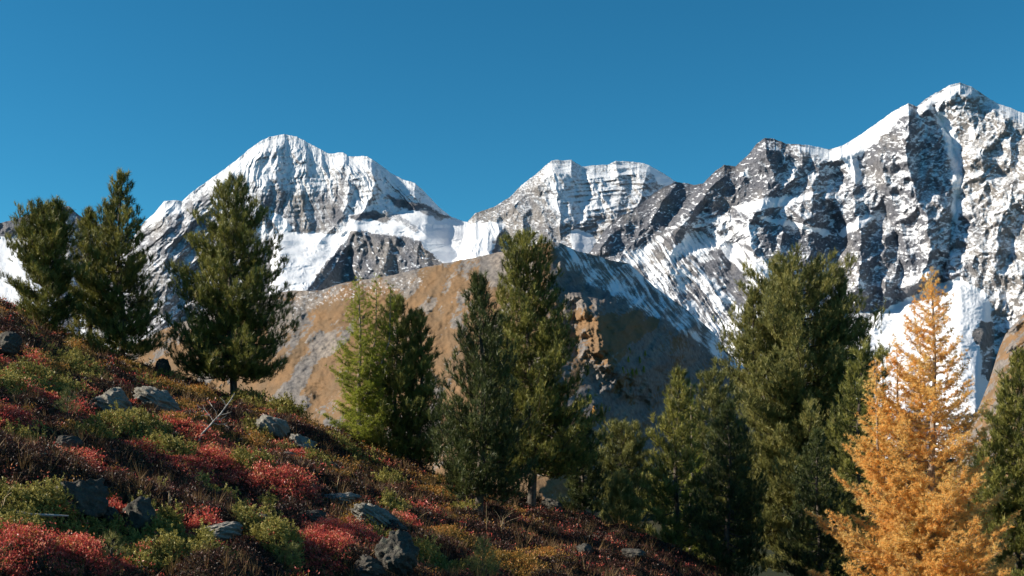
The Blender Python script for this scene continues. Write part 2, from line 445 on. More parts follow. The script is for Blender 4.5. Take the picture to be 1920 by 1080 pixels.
# --- the great massif on the right
def massif():
    sky_ = [(1040, 560), (1070, 510), (1099, 479), (1107, 472), (1119, 453), (1139, 425), (1163, 405), (1190, 393), (1218, 369), (1242, 352), (1266, 341), (1285, 343), (1300, 347), (1318, 344), (1342, 320), (1358, 309), (1379, 312), (1400, 293), (1418, 271), (1434, 258), (1453, 261), (1476, 270), (1508, 271), (1555, 280), (1578, 274), (1605, 258), (1633, 239), (1670, 212), (1703, 193), (1719, 200), (1740, 182), (1763, 170), (1781, 159.4), (1800, 155), (1823, 163), (1846, 179), (1869, 193), (1920, 212), (2000, 236), (2100, 300), (2200, 380)]
    m = 2.0
    snowf = [(1640, 590), (1700, 560), (1770, 530), (1800, 520), (1850, 550), (1860, 600), (1840, 640), (1840, 700), (1900, 760), (1600, 780), (1560, 690), (1600, 600)]
    apron = [(1236, 438), (1262, 430), (1290, 436), (1330, 438), (1380, 462), (1440, 490), (1480, 540), (1520, 640), (1500, 760), (1100, 700), (1120, 500), (1180, 470), (1210, 460)]
    def kf(X, Y, S):
        k = 0.85 + 0.3 * fbm(X / 140, Y / 18, 2, 221)
        k += 1.5 * pmask(X, Y, snowf, 10) + 0.7 * pmask(X, Y, apron, 14)
        k += 0.9 * pmask(X, Y, [(1370, 385), (1520, 360), (1530, 375), (1380, 402)], 6)
        k += 0.8 * pmask(X, Y, [(1565, 430), (1620, 405), (1640, 412), (1590, 440)], 5)
        return np.clip(k, 0.12, 4)
    rl = [  # ribs stand out, gullies are negative
          ([(1703, 193), (1705, 240), (1700, 290), (1712, 350), (1738, 410), (1745, 470), (1730, 520)], 44, 24),
          ([(1800, 155), (1830, 200), (1850, 280), (1850, 380), (1840, 480), (1850, 560)], 10, 16),
          ([(1890, 240), (1900, 330), (1890, 430)], 12, 14),
          ([(1752, 205), (1790, 270), (1805, 330), (1792, 400), (1780, 470), (1765, 530)], -36, 16),
          ([(1434, 258), (1440, 300), (1455, 340)], 22, 16),
          ([(1640, 245), (1650, 300), (1660, 350), (1690, 420), (1700, 480)], 24, 20),
          ([(1600, 300), (1600, 360), (1612, 410), (1615, 470), (1610, 540)], 34, 20),
          ([(1660, 390), (1680, 440), (1690, 500), (1680, 560)], -26, 20),
          ([(1418, 400), (1402, 430), (1412, 470), (1440, 500)], 26, 16),
          ([(1470, 420), (1462, 470), (1475, 520)], 22, 13),
          ([(1530, 400), (1525, 450), (1540, 520), (1560, 560)], 24, 16),
          ([(1566, 340), (1560, 400), (1575, 440)], -18, 14),
          ([(1266, 341), (1230, 400), (1190, 450), (1150, 500)], 20, 20),
          ([(1330, 330), (1320, 370), (1290, 410), (1260, 440)], 20, 18),
          ([(1400, 293), (1392, 340), (1370, 380)], 16, 14),
          ([(1300, 500), (1350, 560), (1400, 640)], 14, 18),
          ([(1260, 470), (1250, 520), (1290, 600), (1340, 680)], 12, 16),
          ([(1660, 520), (1655, 580), (1640, 620)], 26, 16),
          ([(1500, 275), (1510, 320), (1530, 380)], 18, 16)]
    def rel(X, Y, S):
        calm = np.maximum(pmask(X, Y, snowf, 10), 0.55 * pmask(X, Y, apron, 14))
        w1 = 18 * fbm(X / 60, Y / 60, 3, 231)
        r = ridged((X + w1) / 120, (Y + w1) / 170, 6, 212, 0.46) * 34
        r = r + ridged((X + Y * .55 + w1) / 66, (Y - X * .45) / 90, 6, 215, 0.45) * 17 + fbm(X / 100, Y / 80, 2, 216) * 20 + ridged((X - Y * .3) / 15, (Y + X * .3) / 22, 3, 219, .5) * 2.6
        r = r + ridged((X - w1) / 60, (Y + .35 * X + w1) / 17, 3, 217, 0.5) * 2.2
        # streaming runnels on the apron
        ru = ridged((X * .82 - Y * .62 + w1 * .5) / 13, (X * .62 + Y * .82) / 150, 4, 218, 0.6)
        r = r * (1 - .78 * calm) + ru * 7 * pmask(X, Y, apron, 14) + calm * (ridged(X / 14, Y / 8, 4, 229) * 2.4 + 10 * fbm(X / 50, Y / 26, 2, 230))
        r = r + (1 - .8 * calm) * (0.6 * fbm(X / 5, Y / 5, 3, 92, .6))
        t = np.clip((Y - S) / 22, 0.2, 1)
        r = r + 0.62 * np.clip(X - 1796, 0, 500) * sstep(170, 300, Y)
        return (r * t + ribs(X, Y, rl) * t) * m
    def cov(X, Y, S, N, P):
        wx = X + 10 * fbm(X / 22, Y / 22, 5, 208, .6); wy = Y + 10 * fbm(X / 22, Y / 22, 5, 209, .6)
        nz = N[..., 2]
        s = 0.30 + 0.6 * (nz - 0.6) + 0.27 * fbm((X - .4 * Y) / 9, (Y + .3 * X) / 3.6, 4, 205, .75) + 0.20 * fbm(X / 60, Y / 26, 4, 206, .6)
        net = np.maximum(ridged((X + Y * .7) / 34, (Y - X * .2) / 15, 3, 301, .55), ridged((X - Y * .5) / 30, (Y + X * .35) / 17, 3, 303, .55))
        s += 0.42 * sstep(.66, .92, net) - 0.06
        s += 0.12 * sstep(1640, 1760, X) + 0.22 * (1 - sstep(0, 45, Y - S)) * sstep(1420, 1560, X)
        s -= 0.10 * pmask(wx, wy, [(1099, 480), (1150, 410), (1266, 338), (1420, 250), (1470, 275), (1450, 330), (1370, 400), (1260, 430), (1200, 470)], 10)
        s += 0.25 * pmask(wx, wy, [(1270, 420), (1300, 400), (1420, 400), (1420, 470), (1320, 450)], 12)
        s += 0.16 * pmask(wx, wy, [(1470, 300), (1620, 300), (1660, 420), (1560, 380), (1460, 400)], 14)
        # shoulder, couloirs and ledges lying full of snow
        for poly, v, sf in (([(1485, 270), (1555, 279), (1605, 257), (1670, 212), (1703, 193), (1698, 212), (1650, 262), (1612, 292), (1570, 302), (1525, 290)], 1.1, 3),
                            ([(1582, 298), (1606, 295), (1618, 330), (1606, 345), (1588, 320)], 1.0, 3),
                            ([(1372, 390), (1400, 378), (1470, 368), (1525, 362), (1522, 375), (1470, 386), (1400, 398)], 1.0, 4),
                            ([(1420, 405), (1470, 412), (1545, 430), (1566, 442), (1545, 442), (1480, 425), (1430, 415)], 0.85, 3),
                            ([(1566, 436), (1592, 420), (1625, 403), (1645, 408), (1610, 428), (1580, 445)], 0.95, 3),
                            ([(1812, 240), (1826, 238), (1830, 260), (1814, 268)], 1.0, 3),
                            ([(1750, 200), (1775, 215), (1800, 255), (1808, 330), (1796, 420), (1782, 420), (1785, 320), (1765, 250)], 0.75, 5),
                            ([(1735, 190), (1762, 172), (1800, 158), (1790, 185), (1760, 190)], 0.9, 3),
                            ([(1846, 179), (1920, 212), (2000, 240), (2000, 262), (1920, 232), (1870, 205)], 1.05, 4),
                            ([(1400, 310), (1385, 330), (1402, 332)], 0.9, 3),
                            (snowf, 1.1, 5)):
            s = np.maximum(s, v * pmask(wx, wy, poly, sf) + 0.12 * fbm(X / 8, Y / 8, 3, 233) * pmask(wx, wy, poly, sf))
        ap = pmask(wx, wy, apron, 6)
        st = fbm((X * .80 - Y * .60 + 8 * fbm(X / 60, Y / 60, 2, 77)) / 5.5, (X * .60 + Y * .80) / 60, 4, 240, .6)
        a = 0.52 + 0.85 * st + 0.75 * fbm(X / 38, Y / 30, 4, 241, .6)
        a += 0.35 * pmask(X, Y, [(1236, 438), (1300, 436), (1380, 462), (1460, 510), (1460, 570), (1350, 470), (1260, 480)], 8)
        a -= 0.5 * pmask(wx, wy, [(1300, 480), (1330, 460), (1370, 490), (1440, 560), (1420, 580), (1340, 540)], 9) * (0.5 + fbm(X / 20, Y / 12, 3, 243))
        a -= 0.9 * pmask(wx, wy, [(1245, 455), (1262, 432), (1285, 436), (1278, 455), (1255, 470)], 4)
        s = s * (1 - ap) + a * ap
        warm = 0.15 + 1.0 * fbm(X / 60, Y / 60, 3, 202) + 0.9 * sstep(1760, 1840, X - (Y - 300) * .1) + 0.5 * pmask(wx, wy, [(1180, 480), (1240, 430), (1300, 430), (1270, 470), (1230, 500)], 8)  # rock turns beige on the right face: sunlight there put into the colour
        # bare ice cliffs beside the glacier tongue
        ice = np.maximum(pmask(wx, wy, [(1824, 622), (1836, 604), (1862, 602), (1860, 640), (1845, 652), (1826, 642)], 2), pmask(wx, wy, [(1855, 690), (1868, 678), (1886, 700), (1884, 730), (1860, 742), (1850, 720)], 4))
        s = s - 0.9 * ice
        return dict(snow=s, grass=X * 0, warm=warm)
    return sheet('high_massif', 1040, 2200, 1400, 620, sky_, [(1040, 640), (1200, 700), (1400, 790), (1600, 860), (2200, 860)], [(1040, 4200), (1270, 4500), (1434, 4550), (1800, 4700), (2200, 4700)], kf, rel, cov, ROCKM, 1.0, 33, 900)
structure(massif()[0])

# --- the brown hill in front
def brown_hill():
    sky_ = [(-300, 760), (100, 740), (200, 700), (245, 655), (262, 640), (290, 625), (330, 607), (400, 588), (470, 566), (540, 545), (600, 545), (640, 531), (740, 515), (800, 500), (880, 485), (940, 472), (1000, 460), (1035, 454), (1050, 455), (1080, 470), (1119, 479), (1145, 488), (1180, 494), (1230, 540), (1290, 582), (1340, 625), (1370, 668), (1450, 730), (1600, 800)]
    m = 0.85
    spine = [(1040, 450), (1048, 500), (1066, 560), (1085, 640), (1092, 700), (1100, 770), (1050, 860), (980, 960)]
    def kf(X, Y, S):
        k = 1.45 + 0.25 * fbm(X / 160, Y / 60, 2, 321)
        k += 0.5 * (1 - sstep(0, 40, Y - S)) * (X < 1040)
        return np.clip(k, 0.3, 4)
    def rel(X, Y, S):
        sp = np.interp(Y, [p[1] for p in spine], [p[0] for p in spine]) + 26 * fbm(X / 60, Y / 45, 4, 71, .6)
        d = X - sp
        side = -(np.sqrt(d * d + 900) * 0.80 + d * 0.10)
        side = side + 0
        knob = pmask(X + 14 * fbm(X / 26, Y / 26, 4, 72), Y + 12 * fbm(X / 26, Y / 26, 4, 73), [(1085, 560), (1130, 556), (1225, 575), (1300, 606), (1280, 680), (1220, 740), (1150, 720), (1105, 650)], 34) * 112
        w1 = 14 * fbm(X / 70, Y / 70, 3, 331)
        ru = fbm((X * .78 + Y * .63 + w1) / 22, (X * -.63 + Y * .78) / 120, 5, 318, 0.5) * 1.9 + fbm(X / 110, Y / 110, 2, 317) * 3
        rr = ridged((X * .80 - Y * .60 + w1) / 22, (X * .60 + Y * .80) / 170, 4, 319, 0.5) * 5.0
        r = np.where(d > 0, rr, ru)
        bl = sstep(-14, 14, d)
        r = ru * (1 - bl) + rr * bl
        r = r + ridged(X / 40, Y / 40, 5, 315, 0.5) * 11 * (0.55 * sstep(.08, .3, fbm((X * .8 + Y * .6) / 70, (X * -.6 + Y * .8) / 110, 3, 371)) + 1.2 * pmask(X, Y, [(1000, 460), (1060, 455), (1120, 500), (1260, 590), (1230, 720), (1100, 700), (1030, 600), (1000, 520)], 24)) \
              + fbm(X / 6, Y / 6, 3, 345) * 0.35 + ridged((X * .80 + Y * .60) / 60, (X * -.60 + Y * .80) / 260, 4, 346, .5) * 4
        t = np.clip((Y - S) / 18, 0.15, 1)
        return (side + knob + r * t) * m
    def cov(X, Y, S, N, P):
        wx = X + 14 * fbm(X / 30, Y / 22, 5, 308, .6); wy = Y + 14 * fbm(X / 30, Y / 22, 5, 309, .6)
        st = fbm((X * .80 - Y * .60 + 8 * fbm(X / 60, Y / 60, 2, 78)) / 6.0, (X * .60 + Y * .80) / 50, 4, 340, .6)
        ap = pmask(wx, wy, [(1040, 446), (1090, 460), (1200, 480), (1400, 640), (1470, 740), (1370, 700), (1280, 625), (1190, 580), (1110, 540), (1050, 490)], 9)
        s = ap * (0.48 + 0.8 * st + 0.6 * fbm(X / 26, Y / 24, 4, 341, .6)) - 0.02
        s -= 0.5 * pmask(wx, wy, [(1120, 478), (1150, 480), (1182, 493), (1150, 497)], 3)
        s += 0.50 * pmask(wx, wy, [(540, 548), (700, 520), (800, 505), (800, 545), (700, 560), (600, 580), (540, 620)], 14) * (0.55 + 1.2 * fbm(X / 7, Y / 5, 4, 350, .7))
        # grass against scree: streaks running down the left flank
        gs = fbm((X * .80 + Y * .60) / 26, (X * -.60 + Y * .80) / 110, 5, 360, .6)
        g_ = 0.78 + 0.8 * gs + 0.25 * fbm(X / 40, Y / 40, 3, 361)
        g_ -= 0.34 * (1 - sstep(0, 40, Y - S)) * (X < 1000)
        g_ -= 0.45 * pmask(wx, wy, [(900, 470), (1000, 480), (1010, 560), (940, 540), (900, 510)], 16)
        g_ -= 0.40 * pmask(wx, wy, [(500, 560), (600, 560), (560, 640), (520, 690), (500, 640)], 16)
        g_ -= 0.55 * pmask(wx, wy, [(1030, 490), (1110, 520), (1200, 580), (1110, 600), (1050, 560)], 12)
        g_ -= 0.7 * ap
        g_ -= 0.5 * sstep(.08, .3, fbm((X * .8 + Y * .6) / 70, (X * -.6 + Y * .8) / 110, 3, 371))
        g_ += 0.22 * fbm(X / 5, Y / 4, 3, 372, .7)
        g_ -= 0.45 * pmask(wx, wy, [(1080, 620), (1140, 690), (1240, 600), (1400, 640), (1500, 900), (1120, 900), (1090, 760)], 20)  # less grass here: the right flank's grey shade is put into the cover
        g_ += 0.25 * pmask(wx, wy, [(1100, 590), (1200, 580), (1200, 640), (1120, 660)], 12)
        warm = 0.45 + 0.9 * fbm(X / 40, Y / 40, 4, 302)
        return dict(snow=s, grass=g_, warm=warm)
    return sheet('brown_hill', -300, 1600, 1500, 430, sky_, [(-300, 1000), (1600, 1080)], [(-300, 1760), (245, 1740), (600, 1740), (1040, 1800), (1200, 1900), (1600, 1900)], kf, rel, cov, HILLM, 1.0, 43, 260, )
hill_o, hillP = brown_hill()
structure(hill_o)

# --- the sunlit slope entering at the right
def right_slope():
    sky_ = [(1760, 920), (1820, 800), (1855, 715), (1874, 652), (1888, 622), (1906, 604), (1928, 582), (2000, 530), (2200, 420)]
    def kf(X, Y, S): return np.full(X.shape, 1.5)
    def rel(X, Y, S):
        return (ridged((X * .7 + Y * .7) / 24, (X * -.7 + Y * .7) / 120, 5, 418, .5) * 12 + ridged(X / 44, Y / 44, 5, 419, .5) * 14 - (X - 1860) * 0.75 * -0.1 + 25 * fbm(X / 70, Y / 70, 3, 417)) * 1.0
    def cov(X, Y, S, N, P):
        g_ = 0.5 + 1.1 * fbm((X * .7 + Y * .7) / 12, (X * -.7 + Y * .7) / 40, 5, 460, .65)
        return dict(snow=X * 0 - .3, grass=g_, warm=X * 0 + .5)
    return sheet('right_slope', 1780, 2200, 320, 220, sky_, [(1780, 900), (2200, 1000)], [(1780, 2300), (2200, 2500)], kf, rel, cov, HILLM, 1.5, 53, 300)
structure(right_slope()[0])
print('mountains', time.time() - T0)

# ================================================================ the near hillside
ROWSKY = [(-700, 330), (-350, 450), (0, 566), (60, 592), (110, 624), (190, 657), (250, 682), (300, 702), (380, 724), (430, 750), (480, 758), (540, 770), (580, 794), (620, 814), (700, 850), (800, 888), (900, 922), (1000, 946), (1100, 976), (1200, 1008), (1300, 1062), (1400, 1108), (1600, 1170), (1900, 1240), (2400, 1350)]
ROWR = [(-700, 40), (0, 38), (430, 36), (620, 34), (1000, 33), (1300, 31), (1600, 30), (2400, 30)]
Z0, GA, GB = -2.52, -0.358, 0.0228

def base_z(x, y):
    x = np.asarray(x, float); y = np.maximum(np.asarray(y, float), 0.5)
    u = x / y * F + 960
    s = (HZ - np.interp(u, [p[0] for p in ROWSKY], [p[1] for p in ROWSKY])) / F
    Rr = np.interp(u, [p[0] for p in ROWR], [p[1] for p in ROWR])
    zr = s * Rr
    zp = Z0 + GA * x + GB * y
    zpr = Z0 + GA * (u - 960) / F * Rr + GB * Rr
    w = sstep(0.25, 1.0, y / Rr)
    z = zp + w * (zr - zpr)
    fall = np.interp(u, [-700, 300, 700, 1000, 1200, 2400], [0.42, 0.42, 0.38, 0.24, 0.17, 0.15])
    yb = np.maximum(y - Rr, 0)
    zb = zr - fall * (np.sqrt(yb * yb + 4) - 2) * 1.0
    z = np.where(y > Rr, zb, z)
    amp = 1 - 0.72 * sstep(0.75, 1.0, y / Rr)
    z = z + amp * (0.24 * fbm(x / 3.4, y / 4.2, 3, 501) + 0.09 * fbm(x / 1.1, y / 1.3, 3, 505))
    return z

MOUNDS = []     # (x, y, rx, ry, height, kind)
def ground_z(x, y):
    z = base_z(x, y)
    x = np.asarray(x, float); y = np.asarray(y, float)
    hh = np.zeros(x.shape)
    for mx, my, rx, ry, h, k in MOUNDS:
        q = ((x - mx) / rx) ** 2 + ((y - my) / ry) ** 2
        hh = np.maximum(hh, h * np.clip(1 - q / 2.2, 0, 1) ** 1.5)
    return z + hh

def hit(px, py, zf=None):
    """the point of the hillside seen at this column and row of the 1920 x 1080 frame"""
    zf = zf or base_z
    ys = np.linspace(4.0, float(np.interp(px, [p[0] for p in ROWR], [p[1] for p in ROWR])), 500)
    xs = (px - 960) / F * ys
    rows = HZ - F * zf(xs, ys) / ys
    k = np.nonzero(rows <= py)[0]
    i = k[0] if len(k) else len(ys) - 1
    return xs[i], ys[i]

RED, GREEN, OLIVE, RUST = 0, 1, 2, 3
PATCH = [  # column, row, half width, half height in the photograph's pixels, kind
    (35, 682, 42, 11, RED), (88, 682, 30, 9, RUST), (200, 716, 40, 9, RED), (240, 686, 34, 7, RUST), (85, 757, 22, 12, RED), (20, 600, 26, 9, RUST), (65, 628, 20, 7, RUST),
    (365, 817, 40, 8, RED), (300, 772, 16, 8, RED), (330, 790, 24, 7, RUST), (165, 893, 85, 13, RED), (245, 850, 38, 10, RED), (345, 886, 46, 18, RED), (405, 880, 44, 22, RED), (535, 905, 52, 26, RED),
    (60, 1050, 50, 24, RED), (140, 1050, 70, 30, RED), (205, 990, 34, 15, RED), (385, 1012, 52, 16, RED), (395, 1050, 34, 18, RED), (660, 1010, 72, 38, RED), (600, 1045, 50, 26, RED), (770, 992, 28, 10, RED), (130, 985, 16, 12, RED),
    (140, 790, 24, 10, RED), (10, 800, 30, 16, RED), (480, 838, 24, 8, RUST), (420, 842, 20, 7, RED), (560, 862, 18, 7, RED), (640, 905, 26, 9, RUST), (880, 1060, 20, 12, RED), (935, 1005, 26, 7, RUST), (740, 905, 18, 6, RUST), (690, 882, 30, 6, RUST),
    (60, 725, 44, 16, GREEN), (120, 745, 34, 12, GREEN), (160, 705, 40, 9, GREEN), (20, 740, 28, 14, GREEN), (95, 705, 30, 8, OLIVE), (230, 812, 44, 15, GREEN), (275, 808, 34, 13, GREEN), (330, 862, 46, 9, GREEN), (468, 880, 30, 16, GREEN),
    (40, 975, 60, 18, GREEN), (120, 982, 60, 18, GREEN), (170, 1010, 40, 12, GREEN), (290, 1008, 52, 18, GREEN), (300, 1058, 62, 18, GREEN), (390, 1060, 46, 16, GREEN), (470, 1000, 40, 18, GREEN), (520, 1035, 44, 22, GREEN), (40, 1012, 34, 12, GREEN),
    (495, 822, 26, 9, GREEN), (595, 877, 22, 8, GREEN), (320, 765, 26, 9, OLIVE), (255, 695, 26, 7, OLIVE), (385, 745, 24, 6, OLIVE), (540, 775, 34, 8, GREEN), (470, 757, 30, 7, GREEN),
    (730, 912, 27, 8, GREEN), (800, 930, 22, 9, OLIVE), (840, 1012, 46, 10, OLIVE), (725, 862, 36, 6, OLIVE), (640, 845, 22, 6, GREEN), (800, 1055, 26, 10, GREEN), (960, 1062, 62, 22, OLIVE), (1030, 1058, 46, 20, OLIVE), (1180, 1000, 34, 7, OLIVE), (900, 935, 20, 5, OLIVE),
    (180, 845, 30, 8, GREEN), (350, 735, 30, 7, RUST), (150, 668, 30, 6, OLIVE), (300, 725, 26, 8, OLIVE), (820, 905, 20, 6, RUST), (780, 880, 24, 5, RUST)]
rs = np.random.RandomState(5)
for (px, py, rx, ry, k) in PATCH:
    hx, hy = hit(px, py + ry * 0.6)
    wx = rx / F * hy * 1.0
    hgt = {RED: 0.19, GREEN: 0.21, OLIVE: 0.19, RUST: 0.12}[k] * (0.4 + 0.6 * min(1, ry / 24))
    dep = max(wx * 0.45, 0.25 + ry / F * hy * 2.6)
    MOUNDS.append((hx, hy + dep * 0.1, wx, min(dep, 2.2), hgt * (0.7 + 0.03 * hy), k))
# low dark dwarf shrubs fill the rest
for i in range(150):
    px = rs.uniform(-100, 1350); Yd = math.exp(rs.uniform(math.log(8), math.log(33)))
    x = (px - 960) / F * Yd
    if any(((x - m[0]) / m[2]) ** 2 + ((Yd - m[1]) / m[3]) ** 2 < 1.3 for m in MOUNDS): continue
    MOUNDS.append((x, Yd, rs.uniform(.3, .8), rs.uniform(.3, .8), rs.uniform(.08, .30), 4))

def soil_material():
    m, nt, out = mat_new('dark_humus_soil'); g = NT(nt)
    c = g.coord()
    n1 = g.noise(c, 2.2, 6, 0.65); n2 = g.noise(c, 22, 5, 0.7)
    col = g.mix(g.rng(n1, .35, .65), (0.030, 0.022, 0.016), (0.060, 0.045, 0.026))
    col = g.mix(g.rng(n2, .5, .75), col, (0.085, 0.06, 0.035))
    sh = g.bsdf(col, 0.95, g.bump(n2, 0.9, 0.05), Specular_IOR_Level=0.1)
    nt.links.new(sh, out.inputs[0]); return m
def build_hillside():
    cols = np.linspace(-900, 2500, 760)
    ys = np.concatenate([np.geomspace(1.2, 38, 420), np.linspace(38.6, 90, 70), np.geomspace(92, 420, 24)])
    U, Y = np.meshgrid(cols, ys)
    X = (U - 960) / F * Y
    Z = ground_z(X, Y)
    return structure(grid_mesh('near_hillside', np.stack([X, Y, Z], 2), {}, soil_material(), flip=True))
build_hillside()

def valley_material():
    m, nt, out = mat_new('valley_meadow'); g = NT(nt)
    c = g.coord()
    n1 = g.noise(c, 0.004, 8, 0.6)
    sh = g.bsdf(g.mix(g.rng(n1, .4, .6), (0.022, 0.03, 0.014), (0.05, 0.045, 0.025)), 0.95, Specular_IOR_Level=0.1)
    nt.links.new(sh, out.inputs[0]); return m
me = bpy.data.meshes.new('valley_floor')
n_ = 60
vx = np.linspace(-30000, 30000, n_)
VX, VY = np.meshgrid(vx, vx)
grid_z = -110 - 60 * np.abs(fbm(VX / 9000, VY / 9000, 3, 900))
structure(grid_mesh('valley_floor', np.stack([VX, VY, grid_z], 2), {}, valley_material(), flip=True))

# ================================================================ helpers for plants
def tri_mesh(name, V, mat, tone=None, parent=None, quads=False):
    """V: (n, 3 or 4, 3) separate faces"""
    n, k = V.shape[:2]
    me = bpy.data.meshes.new(name)
    me.vertices.add(n * k); me.vertices.foreach_set('co', V.reshape(-1).astype(np.float32))
    me.loops.add(n * k); me.loops.foreach_set('vertex_index', np.arange(n * k, dtype=np.int32))
    me.polygons.add(n); me.polygons.foreach_set('loop_start', np.arange(0, n * k, k, dtype=np.int32))
    if tone is not None:
        at = me.attributes.new('tone', 'FLOAT', 'FACE'); at.data.foreach_set('value', tone.astype(np.float32))
    me.materials.append(mat); me.update(calc_edges=True)
    o = bpy.data.objects.new(name, me); C.objects.link(o)
    if parent: o.parent = parent
    return o

def norm(a): return a / (np.linalg.norm(a, axis=-1, keepdims=True) + 1e-9)

def frames(d, rng):
    """two unit vectors at right angles to each direction, turned at random"""
    r = norm(rng.normal(size=d.shape))
    a = norm(np.cross(d, r)); b = np.cross(d, a)
    return a, b

def blades(P, D, L, W, nb, spread, rng, fwd=(0.0, 0.85), reach=1.0):
    """needle blades set round short shoots. P, D (n,3), L shoot length (n), W blade width (n)"""
    n = len(P)
    a, b = frames(D, rng)
    th = rng.uniform(0, 2 * np.pi, (n, nb)); t = rng.uniform(fwd[0], fwd[1], (n, nb))
    sp = spread * rng.uniform(0.6, 1.25, (n, nb))
    rad = np.cos(th)[..., None] * a[:, None] + np.sin(th)[..., None] * b[:, None]
    dirn = norm(D[:, None] * np.cos(sp)[..., None] + rad * np.sin(sp)[..., None])
    base = P[:, None] + D[:, None] * (t * L[:, None])[..., None]
    ln = L[:, None] * reach * rng.uniform(0.55, 0.85, (n, nb))
    side = norm(np.cross(dirn, norm(rng.normal(size=dirn.shape)))) * (W[:, None] * 0.5)[..., None]
    V = np.stack([base - side, base + side, base + dirn * ln[..., None]], 2)
    return V.reshape(-1, 3, 3)

def tubes(paths, sides=5):
    """paths: list of (points (k,3), radii (k)) -> one mesh's vertices and quads"""
    vs, fs, off = [], [], 0
    for p, r in paths:
        p = np.asarray(p, float); r = np.asarray(r, float); k = len(p)
        tg = norm(np.gradient(p, axis=0))
        ref = np.where(np.abs(tg[:, 2:3]) > 0.9, np.array([[1., 0, 0]]), np.array([[0, 0, 1.]]))
        a = norm(np.cross(tg, ref)); b = np.cross(tg, a)
        an = np.linspace(0, 2 * np.pi, sides, endpoint=False)
        ring = p[:, None] + r[:, None, None] * (np.cos(an)[None, :, None] * a[:, None] + np.sin(an)[None, :, None] * b[:, None])
        vs.append(ring.reshape(-1, 3))
        i = np.arange(k - 1)[:, None] * sides; j = np.arange(sides)[None]; j2 = (j + 1) % sides
        q = np.stack([i + j, i + j2, i + sides + j2, i + sides + j], 2).reshape(-1, 4) + off
        fs.append(q); off += k * sides
    return np.concatenate(vs), np.concatenate(fs)

def quad_mesh(name, V, Q, mat, parent=None):
    me = bpy.data.meshes.new(name)
    me.vertices.add(len(V)); me.vertices.foreach_set('co', V.reshape(-1).astype(np.float32))
    me.loops.add(len(Q) * 4); me.loops.foreach_set('vertex_index', Q.ravel().astype(np.int32))
    me.polygons.add(len(Q)); me.polygons.foreach_set('loop_start', np.arange(0, len(Q) * 4, 4, dtype=np.int32))
    me.polygons.foreach_set('use_smooth', np.ones(len(Q), bool))
    me.materials.append(mat); me.update(calc_edges=True)
    o = bpy.data.objects.new(name, me); C.objects.link(o)
    if parent: o.parent = parent
    return o

def leaf_material(name, stops, transl=0.3, rough=0.55, spec=0.25):
    """colour picked per leaf through the tone attribute"""
    m, nt, out = mat_new(name); g = NT(nt)
    cr = g.node('ShaderNodeValToRGB')
    el = cr.color_ramp.elements
    while len(el) < len(stops): el.new(0.5)
    for e, (p, c) in zip(el, stops): e.position = p; e.color = (*c, 1)
    g.put(cr.inputs[0], g.attr('tone').outputs['Fac'])
    b = g.bsdf(cr.outputs[0], rough, Specular_IOR_Level=spec)
    t = g.node('ShaderNodeBsdfTranslucent'); g.put(t.inputs[0], cr.outputs[0])
    mx = g.node('ShaderNodeMixShader'); mx.inputs[0].default_value = transl
    nt.links.new(b, mx.inputs[1]); nt.links.new(t.outputs[0], mx.inputs[2]); nt.links.new(mx.outputs[0], out.inputs[0])
    return m

def bark_material(name, c0, c1):
    m, nt, out = mat_new(name); g = NT(nt)
    c = g.coord(); n1 = g.noise(g.mapping(c, (1, 1, .3)), 16, 6, 0.7)
    sh = g.bsdf(g.mix(g.rng(n1, .38, .62), c0, c1), 0.9, g.bump(n1, 0.8, 0.02), Specular_IOR_Level=0.2)
    nt.links.new(sh, out.inputs[0]); return m

PINE = leaf_material('stone_pine_needles', [(0, (0.045, 0.06, 0.020)), (0.4, (0.185, 0.19, 0.045)), (0.8, (0.40, 0.37, 0.09)), (1, (0.34, 0.28, 0.11))], 0.22, 0.45, 0.3)
PINED = leaf_material('dark_pine_needles', [(0, (0.035, 0.048, 0.02)), (0.5, (0.095, 0.115, 0.036)), (1, (0.20, 0.21, 0.06))], 0.2, 0.45, 0.3)  # dark needles; the shaded pines carry their shade in this colour
PINEO = leaf_material('olive_pine_needles', [(0, (0.07, 0.08, 0.025)), (0.5, (0.22, 0.22, 0.065)), (1, (0.42, 0.37, 0.12))], 0.22, 0.45, 0.3)
LARCHG = leaf_material('yellow_green_larch_needles', [(0, (0.20, 0.24, 0.04)), (0.6, (0.42, 0.44, 0.07)), (1, (0.58, 0.50, 0.10))], 0.4, 0.6, 0.1)
LARCHO = leaf_material('orange_larch_needles', [(0, (0.84, 0.40, 0.10)), (0.4, (0.95, 0.62, 0.21)), (0.8, (0.97, 0.76, 0.33)), (1, (0.90, 0.78, 0.17))], 0.58, 0.6, 0.1)
BARK = bark_material('grey_brown_bark', (0.045, 0.036, 0.03), (0.17, 0.14, 0.11))
BARKL = bark_material('larch_bark', (0.16, 0.11, 0.08), (0.46, 0.38, 0.31))

def finish_tree(root, wood, V, tone, barkm, leafm, crown='crown'):
    slim = len(wood) < 240 and leafm is LARCHG
    tv, tq = tubes(wood if slim else wood[:1], 5 if slim else 9)
    trunk = quad_mesh('trunk', tv, tq, barkm, root)
    if len(wood) > 1 and not slim:
        bv, bq = tubes(wood[1:], 4)
        quad_mesh('branches', bv, bq, barkm, root)
    tri_mesh(crown, V, leafm, tone, root)

